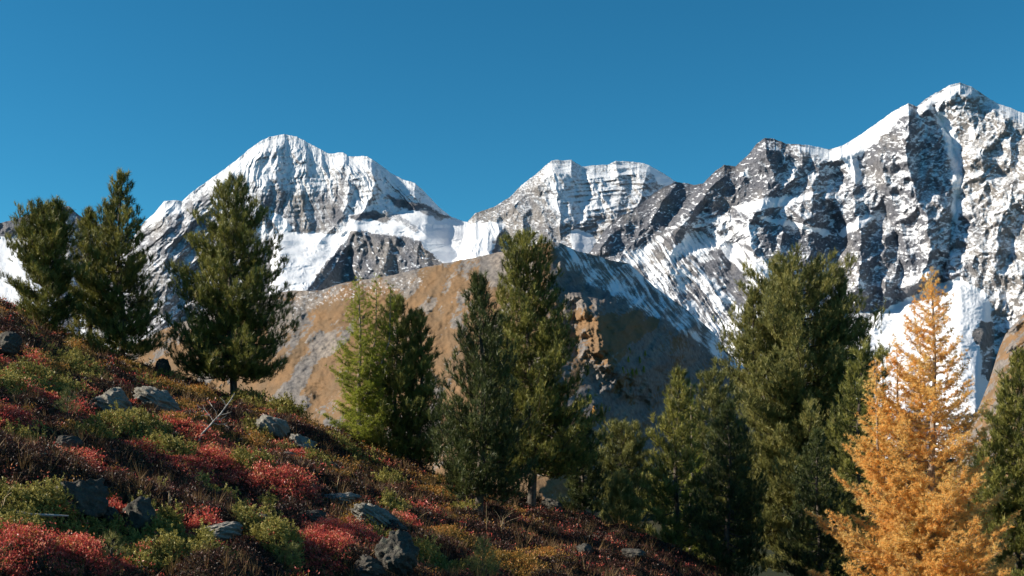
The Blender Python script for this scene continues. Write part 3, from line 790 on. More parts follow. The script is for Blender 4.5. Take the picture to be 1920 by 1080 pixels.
def tree_root(kind, label, cat, px, Y, top, group=None, base=None):
    """stands a tree on the hillside at column px, Y metres away, reaching up to row `top`"""
    if base is not None: x, Y = hit(px, base, ground_z)
    else: x = (px - 960) / F * Y
    z = float(ground_z(np.array([x]), np.array([Y]))[0]) - 0.03
    H = (HZ - top) / F * Y - z
    o = bpy.data.objects.new(kind, None)
    o.empty_display_size = 0.3
    o.location = (x, Y, z); o['label'] = label; o['category'] = cat
    if group: o['group'] = group
    C.objects.link(o)
    return o, H, Y

def stone_pine(label, px, Y, top, prof, seed, mat=None, leaders=(), clear=0.06, dens=1.0, base=None, lean=0.0, kind='stone_pine', cat='pine tree', group='evergreen pines on the mountainside', tuft=None, upsweep=0.55, nblade=20, skew=0.0, gappy=0.34, tonebias=0.0):
    """prof: [(height fraction, half width in photograph pixels)]; leaders: [(pixel offset, top row, scale)]"""
    rng = np.random.RandomState(seed)
    root, H, Y = tree_root(kind, label, cat, px, Y, top, group, base)
    mpp = Y / F
    ts = [p[0] for p in prof]; ws = [p[1] * mpp for p in prof]
    tuft = tuft or max(0.15, 10.5 * mpp)           # shoot length
    r0 = 0.013 * H + 0.02
    def axis(t):
        return np.stack([lean * H * t ** 1.5 + 0.010 * H * np.sin(t * 7 + seed), 0.010 * H * np.sin(t * 5 + seed * 2), t * H], -1)
    tt = np.linspace(0, 0.985, 16)
    wood = [(axis(tt), r0 * (1 - tt) ** 0.8 + 0.008)]
    TP, TD, TS = [], [], []
    def foliage(p0, p1, dirv, L):
        pass
    specs = [(None, 0.0, 1.0, 1.0)] + [(off, None, H2, sc_) for off, H2, sc_ in leaders]
    stems = [('main', 0.0, H, 1.0)]
    for off, tr, sc_ in leaders:
        stems.append(('side', off * mpp, (HZ - tr) / F * Y - root.location.z, sc_))
    for si, (nm, off, Hs, sc_) in enumerate(stems):
        nbr = int((92 if nm == 'main' else 38) * dens * (0.6 + 0.4 * H / 7) * (sc_ if si else 1))
        if nm == 'side':
            st = 0.35
            tq_ = np.linspace(0, 1, 10)
            base_p = axis(np.array([st]))[0]
            path = np.stack([base_p[0] + (off - base_p[0]) * np.minimum(1, tq_ * 1.6) ** 0.8, base_p[1] + 0.25 * math.sin(seed + si) * tq_, base_p[2] + (Hs - base_p[2]) * tq_], -1)
            wood.append((path, r0 * 0.5 * (1 - tq_) + 0.008))
        for i in range(nbr):
            u = (i + rng.rand()) / nbr
            t = clear + (1 - clear) * u ** 1.12 * 0.985
            if nm == 'main':
                p0 = axis(np.array([t]))[0]; rr = np.interp(t, ts, ws)
            else:
                q = u * 0.98; k = q * 9; a0 = int(k); fr = k - a0
                p0 = path[a0] * (1 - fr) + path[min(9, a0 + 1)] * fr
                t = p0[2] / H; rr = max(np.interp(q, [0, .4, 1], [0.7, 0.55, 0.04]) * sc_ * max(ws) * 0.55, 0.1)
            az = i * 2.39996 + rng.uniform(-.5, .5)
            sk_ = 1 + skew * -math.cos(az)
            R_ = rr * sk_ * (1.20 - gappy * 1.9 * rng.rand() ** 1.7)
            R_ = max(R_, 0.10)
            dxy = np.array([math.cos(az), math.sin(az)])
            n = 7
            s = np.linspace(0, 1, n)
            rise = upsweep * R_ * (0.15 + 1.1 * t)
            droop = -0.30 * R_ * (1 - t) ** 2
            pts = np.stack([p0[0] + dxy[0] * R_ * s, p0[1] + dxy[1] * R_ * s, p0[2] + droop * np.sin(s * 2.6) + rise * s ** 2.0], -1)
            pts += rng.normal(size=pts.shape) * 0.02 * R_ * s[:, None]
            wood.append((pts, (0.012 + 0.011 * R_) * (1 - s * 0.85)))
            # twigs with needle shoots
            nt_ = max(4, int(R_ / tuft * 2.3 * dens))
            for j in range(nt_):
                q = 0.22 + 0.78 * ((j + rng.rand()) / nt_)
                if R_ < 0.35: q = rng.uniform(0.1, 1)
                k = q * (n - 1); a0 = min(int(k), n - 2); fr = k - a0
                bp = pts[a0] * (1 - fr) + pts[a0 + 1] * fr
                bd = norm(pts[a0 + 1] - pts[a0])
                lat = np.cross(bd, [0, 0, 1.0]); lat = lat / (np.linalg.norm(lat) + 1e-6)
                sgn = rng.choice([-1, 1])
                td = norm(bd * 0.75 + lat * sgn * rng.uniform(.2, 1.0) + np.array([0, 0, rng.uniform(-.05, .75)]))
                tl = (0.16 + 0.34 * R_ * (1.05 - q)) * rng.uniform(.5, 1.1)
                m_ = max(2, int(tl / tuft * 1.9) + 1)
                for e in range(m_):
                    f_ = (e + rng.rand() * .6) / m_
                    pp = bp + td * tl * f_ + rng.normal(size=3) * 0.035 * (1 + R_)
                    dd = norm(td * 0.7 + rng.normal(size=3) * 0.35 + np.array([0, 0, 0.75 + 0.5 * t]))
                    TP.append(pp); TD.append(dd); TS.append(1.0)
            for e in range(3):
                TP.append(pts[-1] + rng.normal(size=3) * 0.04); TD.append(norm(np.array([dxy[0] * .3, dxy[1] * .3, 1.0]) + rng.normal(size=3) * .2)); TS.append(1.15)
        # leader shoots
        tipz = Hs
        tip = axis(np.array([0.985]))[0] if nm == 'main' else path[-1]
        for e in range(9):
            TP.append(tip + np.array([rng.normal() * .03, rng.normal() * .03, -e * tuft * 0.5])); TD.append(norm(np.array([rng.normal() * .28, rng.normal() * .28, 1.0]))); TS.append(1.1)
    TP = np.array(TP); TD = norm(np.array(TD)); TS = np.array(TS)
    L = tuft * TS * rng.uniform(0.8, 1.3, len(TP))
    V = blades(TP, TD, L, np.full(len(TP), max(0.009, 0.6 * mpp)) * 1.5, nblade, 0.62, rng)
    # each shoot has its own tone; whole boughs differ a little too
    tb = 0.42 + 0.5 * fbm(TP[:, 0] / 0.55 + seed, TP[:, 2] / 0.5 + TP[:, 1], 3, seed) + rng.normal(size=len(TP)) * 0.19 + tonebias
    tb = np.where(rng.rand(len(TP)) < 0.012, 0.98, np.clip(tb, 0, 0.88))
    tone = np.repeat(tb, nblade) + rng.normal(size=len(TP) * nblade) * 0.05
    finish_tree(root, wood, V, np.clip(tone, 0, 1), BARK, mat or PINE)
    return root

def larch(label, px, Y, top, prof, seed, mat, dens=1.0, base=None, kind='larch', cat='larch tree', group=None, skew=0.0, leaders=(), sag=0.1, lean=0.0, nblade=9, barkm=None, clear=0.04):
    rng = np.random.RandomState(seed)
    root, H, Y = tree_root(kind, label, cat, px, Y, top, group, base)
    mpp = Y / F
    ts = [p[0] for p in prof]; ws = [p[1] * mpp for p in prof]
    r0 = 0.0115 * H + 0.012
    def axis(t): return np.stack([lean * H * t + 0.005 * H * np.sin(t * 9 + seed), 0.006 * H * np.sin(t * 6 + seed * 2), t * H], -1)
    tt = np.linspace(0, 0.99, 24)
    wood = [(axis(tt), r0 * (1 - tt) ** 0.85 + 0.006)]
    TP, TD, TS = [], [], []
    ros = 2.6 * mpp + 0.012     # length of one needle rosette
    def run(pts, dens_):
        seg = np.linalg.norm(np.diff(pts, axis=0), axis=1); ln = seg.sum()
        k = max(2, int(ln / ros * 1.3 * dens_))
        cs = np.concatenate([[0], np.cumsum(seg)])
        q = np.sort(rng.rand(k)) * ln
        p = np.stack([np.interp(q, cs, pts[:, i]) for i in range(3)], -1)
        d = norm(pts[-1] - pts[0])
        TP.append(p + rng.normal(size=p.shape) * 0.012); TD.append(norm(d * 0.5 + rng.normal(size=p.shape) * 0.6 + np.array([0, 0, .45]))); TS.append(rng.uniform(.7, 1.3, k))
    stems = [(None, H, 1.0)] + [(o_ * mpp, (HZ - tr) / F * Y - root.location.z, s_) for o_, tr, s_ in leaders]
    for si, (off, Hs, sc_) in enumerate(stems):
        if off is not None:
            tq_ = np.linspace(0, 1, 12); bp_ = axis(np.array([0.22]))[0]
            path = np.stack([bp_[0] + (off - bp_[0]) * np.minimum(1, tq_ * 1.8) ** .8, bp_[1] + .3 * math.sin(si) * tq_, bp_[2] + (Hs - bp_[2]) * tq_], -1)
            wood.append((path, r0 * .5 * (1 - tq_) + .006))
        nbr = int(190 * dens * (0.5 + 0.5 * H / 8) * (1 if off is None else 0.5))
        for i in range(nbr):
            u = (i + rng.rand()) / nbr
            t = clear + (1 - clear) * u ** 1.2 * 0.99
            if off is None: p0 = axis(np.array([t]))[0]; rr = np.interp(t, ts, ws)
            else:
                k = u * 10.9; a0 = int(k); p0 = path[a0] + (path[a0 + 1] - path[a0]) * (k - a0); rr = (1 - u) * max(ws) * sc_ * .6 + .08
            az = i * 2.39996 + rng.uniform(-.6, .6)
            R_ = max(0.07, rr * (1 + skew * -math.cos(az)) * (1.15 - .6 * rng.rand() ** 1.4))
            dxy = np.array([math.cos(az), math.sin(az)]); n = 8; s = np.linspace(0, 1, n)
            up = 0.30 + 0.35 * t
            pts = np.stack([p0[0] + dxy[0] * R_ * s, p0[1] + dxy[1] * R_ * s, p0[2] + R_ * (up * s ** 1.5 - sag * np.sin(s * 3.0))], -1)
            pts += rng.normal(size=pts.shape) * 0.018 * R_ * s[:, None]
            wood.append((pts, (0.005 + 0.009 * R_) * (1 - .85 * s)))
            run(pts[1:], 1.0)
            m_ = int(R_ / (0.06 + 1.2 * mpp) * 1.5 * dens)
            for j in range(m_):
                q = 0.15 + 0.85 * (j + rng.rand()) / m_
                k = q * (n - 1); a0 = min(int(k), n - 2); bp = pts[a0] + (pts[a0 + 1] - pts[a0]) * (k - a0)
                bd = norm(pts[a0 + 1] - pts[a0]); lat = norm(np.cross(bd, [0, 0, 1.]))
                td = norm(bd * .9 + lat * rng.choice([-1, 1]) * rng.uniform(.3, 1) + np.array([0, 0, rng.uniform(-.35, .4)]))
                tl = (0.14 + 0.42 * R_ * (1.05 - q)) * rng.uniform(.5, 1.15)
                tp = np.stack([bp, bp + td * tl * .5 + rng.normal(size=3) * .01, bp + td * tl + np.array([0, 0, rng.uniform(-.06, .08) * tl])])
                if tl > 0.25: wood.append((tp, np.array([.005, .004, .002])))
                run(tp, 1.0)
    TP = np.concatenate(TP); TD = np.concatenate(TD); TS = np.concatenate(TS)
    L = ros * 2.1 * TS
    V = blades(TP, TD, L, np.full(len(TP), max(0.006, 0.42 * mpp)) * 1.5, nblade, 1.0, rng, (0, .35))
    tb = 0.42 + 0.45 * fbm(TP[:, 0] / 0.5 + seed, TP[:, 2] / 0.35 + TP[:, 1], 3, seed) + rng.normal(size=len(TP)) * .14
    tone = np.clip(np.repeat(tb, nblade) + rng.normal(size=len(TP) * nblade) * .05, 0, 1)
    finish_tree(root, wood, V, tone, barkm or BARKL, mat)
    return root

# ---------------------------------------------------------------- the trees
cone = [(0, .55), (.1, .85), (.25, 1), (.45, .82), (.65, .58), (.82, .34), (.93, .15), (1, .02)]
egg = [(0, .5), (.12, .85), (.35, 1), (.6, .97), (.8, .75), (.92, .45), (1, .06)]
def scaled(p, w): return [(t, v * w) for t, v in p]
t_ = time.time()
stone_pine('bushy stone pine with a blunt double top, farthest left on the hillside', 84, 0, 392, scaled(egg, 58), 11, base=618, leaders=[(28, 387, .9), (-18, 402, .8)], clear=.03, dens=1.25)
stone_pine('narrow stone pine with a bare pale lower trunk, left of the tall spire-topped pine', 168, 0, 400, scaled(cone, 44), 12, base=648, clear=.16, leaders=[(34, 384, .5)])
stone_pine('tall stone pine with a thin spire top against the blue sky', 226, 0, 330, [(0, 50), (.1, 72), (.25, 82), (.4, 68), (.55, 52), (.68, 36), (.78, 24), (.9, 16), (1, 2)], 13, base=674, clear=.04, dens=1.15, leaders=[(-22, 378, .5)])
stone_pine('broad conical stone pine standing alone in front of the snowy pyramid peak', 434, 0, 336, [(0, 40), (.1, 86), (.2, 108), (.35, 100), (.5, 90), (.65, 72), (.78, 52), (.88, 34), (.96, 16), (1, 3)], 14, base=750, clear=.12, dens=1.3, lean=.01)
larch('pale yellow-green larch with three thin tops against the brown hill', 674, 0, 520, [(0, 56), (.2, 62), (.4, 50), (.6, 40), (.8, 24), (1, 3)], 21, LARCHG, base=842, dens=.75, leaders=[(30, 512, .6), (56, 528, .6)], kind='larch')
stone_pine('dense dark green pine in front of the pale green larch', 742, 0, 562, scaled(cone, 80), 15, base=850, clear=.03, dens=1.2, mat=PINE)
stone_pine('slim pine leaning on the right side of the dense dark pine beside the pale larch', 788, 0, 590, scaled(cone, 48), 16, base=872, clear=.05)
stone_pine('dark pine with an open spiky top, left of the tallest middle pine', 903, 0, 526, [(0, 50), (.12, 86), (.3, 84), (.45, 62), (.6, 46), (.75, 30), (.85, 18), (1, 3)], 17, base=966, clear=.10, dens=1.15, mat=PINED, upsweep=1.15, gappy=.35)
stone_pine('tallest stone pine in the middle, with a dense rounded top and a thick dark trunk', 1000, 0, 450, [(0, 50), (.12, 96), (.25, 112), (.4, 100), (.52, 86), (.63, 66), (.75, 52), (.85, 46), (.93, 36), (1, 6)], 18, base=948, clear=.13, dens=1.35, lean=-.035, upsweep=.7)
stone_pine('small dark pine at the right foot of the tallest middle pine', 1093, 0, 795, scaled(cone, 36), 19, base=972, mat=PINED, clear=.1)
stone_pine('round-topped bushy olive pine on the valley side, with a brown slope behind', 1165, 43, 803, scaled(egg, 54), 31, mat=PINEO, clear=.02, dens=1.2)
stone_pine('small bright green pine in front of the round-topped bushy pine', 1163, 36, 900, scaled(cone, 30), 32, mat=PINEO, tonebias=.2, kind='young_pine')
stone_pine('slender light green pine with a pointed top, left of the big crooked pine', 1270, 38, 698, [(0, 50), (.3, 62), (.5, 56), (.7, 40), (.85, 22), (1, 2)], 33, mat=PINE, tonebias=.12, dens=1.1)
stone_pine('wide round-topped pine behind the slender pointed pine', 1335, 46, 702, scaled(egg, 62), 34, mat=PINEO, dens=1.15)
stone_pine('dark shaded pine in front of the wide round-topped pine', 1366, 32, 762, scaled(cone, 72), 35, mat=PINED, dens=1.1)
stone_pine('huge stone pine with a broad rounded crown and crooked grey limbs', 1502, 50, 500, [(0, 60), (.25, 120), (.4, 132), (.55, 136), (.7, 134), (.8, 122), (.9, 98), (.96, 72), (1, 34)], 36, mat=PINEO, dens=1.3, leaders=[(-92, 546, 1.15), (72, 512, 1.25), (-30, 505, 1.0), (112, 600, 1.1)], upsweep=.45, gappy=.35, clear=.12, tonebias=.12)
stone_pine('shaded pine in front of the huge crooked pine', 1535, 33, 815, scaled(cone, 66), 37, mat=PINED)
stone_pine('green pine between the huge crooked pine and the golden larch', 1612, 40, 655, scaled(cone, 88), 38, mat=PINE, dens=1.1, leaders=[(48, 648, .6)])
stone_pine('dark pine at the right edge of the view beyond the golden larch', 1908, 29, 664, [(0, 90), (.3, 104), (.5, 88), (.7, 60), (.85, 34), (1, 3)], 39, mat=PINE, dens=1.6)
stone_pine('low dark pine close behind the golden larch on its right side', 1835, 31, 868, scaled(cone, 60), 40, mat=PINED, dens=1.4)
larch('broad golden-orange larch with a straight pale trunk, spreading to the left', 1748, 24, 500, [(0, 188), (.25, 174), (.4, 146), (.52, 118), (.62, 98), (.75, 60), (.88, 34), (.95, 16), (1, 2)], 51, LARCHO, dens=1.08, sag=.12, kind='golden_larch', skew=.14, leaders=[(-98, 672, .55), (-58, 640, .4)])
larch('thin yellow larch half hidden between two green pines', 1297, 41, 715, [(0, 22), (.5, 20), (1, 3)], 53, LARCHG, dens=.5)
# a neighbour just left of the view: its long shadow crosses the near slope
for (x_, y_, h_, sd_, hl_) in ((-20.0, 27.0, 7.0, 73, 'high'), (-12.5, 14.2, 5.4, 74, 'low')):
    z_ = float(ground_z(np.array([x_]), np.array([y_]))[0])
    stone_pine('stone pine uphill just outside the left edge of the view, the ' + ('farther one' if hl_ == 'high' else 'nearer one'), x_ / y_ * F + 960, y_, HZ - (z_ + h_) / y_ * F, [(t, v * 1.5 / y_ * F / 66 * 1.0) for t, v in scaled(egg, 66)], sd_, dens=.7, tuft=.3)
print('trees', time.time() - t_)

# ================================================================ boulders
def rock_material(name, c0, c1, lichen=(0.34, 0.34, 0.27)):
    m, nt, out = mat_new(name); g = NT(nt)
    c = g.coord()
    n1 = g.noise(c, 2.6, 8, 0.65); n2 = g.noise(c, 14, 6, 0.7, 0.4); n3 = g.noise(c, 5.0, 4, 0.6)
    col = g.mix(g.rng(n1, .36, .64), c0, c1)
    col = g.mix(g.rng(n2, .52, .62, 0, .75), col, lichen)
    col = g.mix(g.rng(n3, .58, .66, 0, .6), col, (0.05, 0.05, 0.045))
    h = g.math('ADD', g.math('MULTIPLY', n1, 1.4), g.math('MULTIPLY', n2, 0.5))
    sh = g.bsdf(col, 0.9, g.bump(h, 0.9, 0.10), Specular_IOR_Level=0.2)
    nt.links.new(sh, out.inputs[0]); return m
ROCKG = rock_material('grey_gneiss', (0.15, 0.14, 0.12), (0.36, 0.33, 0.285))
ROCKD = rock_material('shade_dark_gneiss', (0.05, 0.046, 0.04), (0.12, 0.108, 0.092), (0.17, 0.165, 0.125))  # same stone darkened: the shadow on these boulders is put into the colour
import bmesh
def boulder(label, px, py, rx, ry, seed, mat=None, flat=1.0, tilt=0.0, depth=0.9, sub=5, rough=1.0):
    """px, py: centre in the photograph; rx, ry: half size in its pixels"""
    rng = np.random.RandomState(seed)
    x, y = hit(px, py + ry * 0.7, ground_z)
    mpp = y / F
    bm = bmesh.new(); bmesh.ops.create_icosphere(bm, subdivisions=sub, radius=1.0)
    V = np.array([v.co[:] for v in bm.verts])
    for i in range(15):
        n = norm(rng.normal(size=3) * np.array([1, 1, .9])); d = rng.uniform(.58, .85)
        e = np.maximum(0, V @ n - d); V = V - e[:, None] * n * 0.96
    P3 = V * 2.2 + seed
    k = ridged(P3[:, 0] + P3[:, 2] * .6, P3[:, 1] * .8 + P3[:, 2] * 1.4, 4, seed, .42) - .6
    V = V * (1 + 0.24 * rough * k[:, None])
    V = V + 0.02 * rough * np.stack([fbm(P3[:, 1] * 3, P3[:, 2] * 3, 3, seed + 1), fbm(P3[:, 0] * 3, P3[:, 2] * 3, 3, seed + 2), fbm(P3[:, 0] * 3, P3[:, 1] * 3, 3, seed + 3)], -1)
    V = V / np.abs(V).max(0)
    V = V * np.array([rx * mpp * 1.05, rx * mpp * depth, ry * mpp * 1.12 * flat])
    c_, s_ = math.cos(tilt), math.sin(tilt)
    V = np.stack([V[:, 0] * c_ + V[:, 2] * s_, V[:, 1], -V[:, 0] * s_ + V[:, 2] * c_], -1)
    for v, q in zip(bm.verts, V): v.co = q
    me = bpy.data.meshes.new('boulder'); bm.to_mesh(me); bm.free()
    for p in me.polygons: p.use_smooth = True
    me.materials.append(mat or ROCKG)
    o = bpy.data.objects.new('boulder', me); C.objects.link(o)
    o.location = (x, y + rx * mpp * 0.3, (HZ - py) / F * y)
    o['label'] = label; o['category'] = 'boulder'; o['group'] = 'boulders on the heath slope'
    BOULD.append((x, y + rx * mpp * .3, rx * mpp, rx * mpp * depth))
    return o
BOULD = []
boulder('large pale craggy boulder with a bright broken top, upper left of the slope', 208, 762, 50, 34, 61, ROCKG, rough=1.5, tilt=.25)
boulder('broad low grey slab half sunk behind the pale craggy boulder', 292, 752, 48, 22, 62, ROCKG, tilt=.3)
boulder('dark upright rock on the skyline left of the lone conical pine', 304, 690, 15, 20, 63, ROCKD)
boulder('grey rock at the left edge of the photo below the pines', 8, 648, 32, 25, 64, ROCKD)
boulder('smooth slanting slab to the right of the dead twig tree', 505, 800, 36, 22, 65, ROCKG, tilt=.55, rough=.6)
boulder('low grey rock to the right of the smooth slanting slab', 567, 832, 27, 14, 66, ROCKG, tilt=.4)
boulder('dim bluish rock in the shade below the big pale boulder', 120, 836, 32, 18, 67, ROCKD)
boulder('big dark blocky boulder under a red bilberry fringe at lower left', 150, 938, 56, 38, 68, ROCKD, rough=.8)
boulder('dark egg-shaped boulder right of the big dark blocky boulder', 256, 972, 32, 38, 69, ROCKD, tilt=.35, rough=.6)
boulder('small dark wedge between the blocky boulder and the egg-shaped boulder', 205, 968, 26, 16, 70, ROCKD, tilt=.6)
boulder('mossy split boulder among red bilberries in the lower middle left', 402, 1000, 48, 22, 71, ROCKG, tilt=-.15)
boulder('little pale stone below the smooth slanting slab', 458, 826, 16, 7, 72, ROCKG, sub=4)
boulder('little pale flat stone under the low grey rock', 534, 853, 22, 6, 73, ROCKG, sub=4)
boulder('flat-topped pale boulder with a dry stalk behind it, middle of the slope', 637, 935, 40, 17, 74, ROCKG, flat=.9)
boulder('jagged grey rock right below the flat-topped pale boulder', 700, 968, 46, 22, 75, ROCKG, tilt=.5, rough=1.4)
boulder('small pointed grey rock at the lower right end of the jagged rock', 742, 988, 22, 14, 76, ROCKD, tilt=.4)
boulder('tall dark boulder beside the brightest red bilberry bush', 742, 1045, 42, 46, 77, ROCKD, tilt=.3)
boulder('rough grey boulder at the bottom edge under the brightest red bush', 690, 1066, 34, 22, 78, ROCKD, rough=1.4)
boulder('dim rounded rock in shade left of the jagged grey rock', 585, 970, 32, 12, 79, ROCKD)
boulder('small bluish rock above the flat-topped pale boulder', 620, 874, 15, 9, 80, ROCKD, sub=4)
boulder('grey rock at the foot of the tallest middle pine', 1036, 952, 28, 14, 81, ROCKD, tilt=.4)
boulder('small dark rock low on the slope near the bottom centre', 1095, 1032, 18, 12, 82, ROCKD, sub=4)
boulder('dark rock at the lower right end of the slope', 1190, 1038, 24, 12, 83, ROCKD, sub=4)
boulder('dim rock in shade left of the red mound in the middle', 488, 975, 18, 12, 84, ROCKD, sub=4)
boulder('low dark rock on the slope left of the first middle pines', 690, 826, 16, 8, 85, ROCKD, sub=4)

# ================================================================ ground cover
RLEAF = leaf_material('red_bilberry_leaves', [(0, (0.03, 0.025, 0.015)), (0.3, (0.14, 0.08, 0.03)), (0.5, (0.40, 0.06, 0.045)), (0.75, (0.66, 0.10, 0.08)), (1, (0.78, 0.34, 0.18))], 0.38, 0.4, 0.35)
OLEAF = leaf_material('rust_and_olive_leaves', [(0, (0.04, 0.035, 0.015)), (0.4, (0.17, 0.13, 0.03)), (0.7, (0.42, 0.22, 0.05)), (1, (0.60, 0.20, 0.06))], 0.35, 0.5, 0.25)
DLEAF = leaf_material('shade_dark_alpenrose_leaves', [(0, (0.014, 0.014, 0.009)), (0.5, (0.045, 0.026, 0.017)), (0.8, (0.13, 0.035, 0.025)), (1, (0.14, 0.11, 0.04))], 0.2, 0.5, 0.25)  # dark heath leaves, deepened further to paint in the slope's black shadows
JUN = leaf_material('juniper_sprays', [(0, (0.06, 0.07, 0.025)), (0.5, (0.33, 0.285, 0.07)), (1, (0.62, 0.53, 0.17))], 0.25, 0.5, 0.2)
GRASSM = leaf_material('dry_grass_blades', [(0, (0.10, 0.06, 0.03)), (0.5, (0.26, 0.15, 0.06)), (1, (0.42, 0.30, 0.14))], 0.3, 0.6, 0.2)
TWIGM = bark_material('bleached_dead_wood', (0.30, 0.27, 0.24), (0.58, 0.54, 0.48))
STALKM = bark_material('dry_straw', (0.34, 0.24, 0.12), (0.55, 0.42, 0.25))

def stuff(o, label):
    o['kind'] = 'stuff'; o['label'] = label
    return o

def sample_ground(n, rng, y0=5.5):
    px = rng.uniform(-90, 1560, n)
    Rr = np.interp(px, [p[0] for p in ROWR], [p[1] for p in ROWR]) + 3.0
    Y = y0 * (Rr / y0) ** rng.rand(n) ** 0.9
    X = (px - 960) / F * Y
    return X, Y

def kinds(X, Y, rng):
    k = np.full(len(X), 5); best = np.full(len(X), 1.0)
    NZ = 1.0 * fbm(X / .6, Y / .7, 4, 611, .65) + .5 * fbm(X / .2, Y / .22, 2, 615)
    for mx, my, rx, ry, h, kd in MOUNDS:
        q = ((X - mx) / rx) ** 2 + ((Y - my) / ry) ** 2
        q = q / 1.5 * (1.6 if kd == 4 else 1.0) + NZ
        m = q < best
        k[m] = kd; best[m] = q[m]
    nz = fbm(X / 1.5, Y / 1.8, 4, 600); n2 = fbm(X / .8, Y / .9, 3, 605)
    far_right = sstep(-1.5, 1.0, X) * .2  # fewer bright plants to the right: shade there is painted with dark cover
    k = np.where((k == 5) & (nz > 0.24 + far_right), RUST, k)
    k = np.where((k == 5) & (nz < -0.36 - far_right), GREEN, k)
    k = np.where((k == 5) & (n2 > 0.40 + far_right), RED, k)
    mixr = rng.rand(len(X))
    k = np.where((k == RED) & (mixr < .16), RUST, k)
    k = np.where((k == GREEN) & (mixr < .10), RED, k)
    k = np.where((k == 5) & (mixr < .03), RED, k)
    return k
def off_rocks(X, Y):
    ok = np.ones(len(X), bool)
    for bx, by, rx, ry in BOULD: ok &= ((X - bx) / (rx * .92)) ** 2 + ((Y - by) / (ry * .9)) ** 2 > 1
    return ok

def leafy(name, label, X, Y, nleaf, hgt, mat, rng, tone_lo, tone_hi, size=0.019, narrow=0.5):
    """upright dwarf-shrub stems, each with its own leaves"""
    Z = ground_z(X, Y); n = len(X)
    sc_ = (Y / 9.0) ** 0.8
    H_ = hgt * rng.uniform(.5, 1.25, n) * (0.6 + 0.4 * sc_) * np.clip(0.7 + 2.0 * fbm(X / (.22 * sc_), Y / (.22 * sc_), 2, 650), .12, 2)
    t = rng.uniform(0.1, 1, (n, nleaf)) ** 0.7
    lean = rng.normal(size=(n, 1, 2)) * 0.35
    off = lean * t[..., None] * H_[:, None, None] + rng.normal(size=(n, nleaf, 2)) * (0.026 * sc_)[:, None, None]
    P = np.stack([X[:, None] + off[..., 0], Y[:, None] + off[..., 1], Z[:, None] + t * H_[:, None]], -1)
    d = norm(rng.normal(size=P.shape) * 0.75 + np.array([0, 0, .55]))
    w = norm(np.cross(d, norm(rng.normal(size=P.shape))))
    s = (size * sc_)[:, None, None] * rng.uniform(.6, 1.3, (n, nleaf, 1))
    V = np.stack([P, P + d * s * .55 + w * s * narrow * .55, P + d * s * 1.15, P + d * s * .55 - w * s * narrow * .55], 2).reshape(-1, 4, 3)
    pl = fbm(X / .5, Y / .5, 3, 620) * .35 + rng.normal(size=n) * .08
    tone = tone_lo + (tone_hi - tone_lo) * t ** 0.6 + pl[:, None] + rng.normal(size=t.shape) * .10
    return stuff(tri_mesh(name, V, mat, np.clip(tone, 0, 1).ravel()), label)

rg = np.random.RandomState(77)
X, Y = sample_ground(170000, rg)
ok = off_rocks(X, Y); X, Y = X[ok], Y[ok]
K = kinds(X, Y, rg)
m = (K == RED)
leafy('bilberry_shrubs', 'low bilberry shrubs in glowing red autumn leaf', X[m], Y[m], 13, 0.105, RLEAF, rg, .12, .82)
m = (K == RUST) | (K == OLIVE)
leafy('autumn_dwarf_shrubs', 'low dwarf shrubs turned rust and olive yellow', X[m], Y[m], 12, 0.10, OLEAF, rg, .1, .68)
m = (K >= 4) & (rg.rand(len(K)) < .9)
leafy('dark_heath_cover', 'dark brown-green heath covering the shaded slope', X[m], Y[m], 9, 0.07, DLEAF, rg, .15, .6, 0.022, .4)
m = (K == GREEN)
Xg, Yg = X[m], Y[m]
Zg = ground_z(Xg, Yg); s9 = (Yg / 9.0) ** .8
Pg = np.stack([Xg, Yg, Zg + rg.uniform(.2, 1, len(Xg)) * .12 * (.5 + .5 * s9) * np.clip(0.55 + 2.2 * fbm(Xg / .26, Yg / .3, 2, 651), .0, 1.8)], -1)
# several short sprays to every juniper shoot
rep = 4
Pg = np.repeat(Pg, rep, 0) + rg.normal(size=(len(Pg) * rep, 3)) * .022 * np.repeat(s9, rep)[:, None]
Dg = norm(rg.normal(size=Pg.shape) * .55 + np.array([-.1, 0, .8]))
s9r = np.repeat(s9, rep)
Vg = blades(Pg, Dg, .046 * s9r * rg.uniform(.7, 1.3, len(Pg)), .0115 * s9r, 9, .95, rg, (0, .9), .62)
tg = .45 + .4 * fbm(Pg[:, 0] / .3, Pg[:, 1] / .3, 3, 630) + rg.normal(size=len(Pg)) * .12
stuff(tri_mesh('juniper_mats', Vg, JUN, np.clip(np.repeat(tg, 9), 0, 1)), 'creeping juniper mats of yellow-green sprays')
# dry grass between the shrubs
Xd, Yd = sample_ground(11000, rg); ok = off_rocks(Xd, Yd); Xd, Yd = Xd[ok], Yd[ok]
kd = kinds(Xd, Yd, rg); ok = ((kd >= 4) | (kd == RUST)) & (fbm(Xd / 1.6, Yd / 1.6, 3, 640) > -.05); Xd, Yd = Xd[ok], Yd[ok]
Pd = np.stack([Xd, Yd, ground_z(Xd, Yd)], -1); sd = (Yd / 9.) ** .7
Vd = blades(Pd, norm(rg.normal(size=Pd.shape) * .3 + np.array([0, 0, 1.])), .17 * sd * rg.uniform(.5, 1.3, len(Pd)), .005 * sd, 7, .4, rg, (0, .1), 1.2)
stuff(tri_mesh('dry_grass', Vd, GRASSM, np.clip(rg.normal(.45, .2, len(Vd)), 0, 1)), 'tawny dry grass between the dwarf shrubs')
print('cover', time.time() - T0)

# ================================================================ small single things
def ground_pt(px, py):
    x, y = hit(px, py, ground_z)
    return np.array([x, y, float(ground_z(np.array([x]), np.array([y]))[0])]), y / F

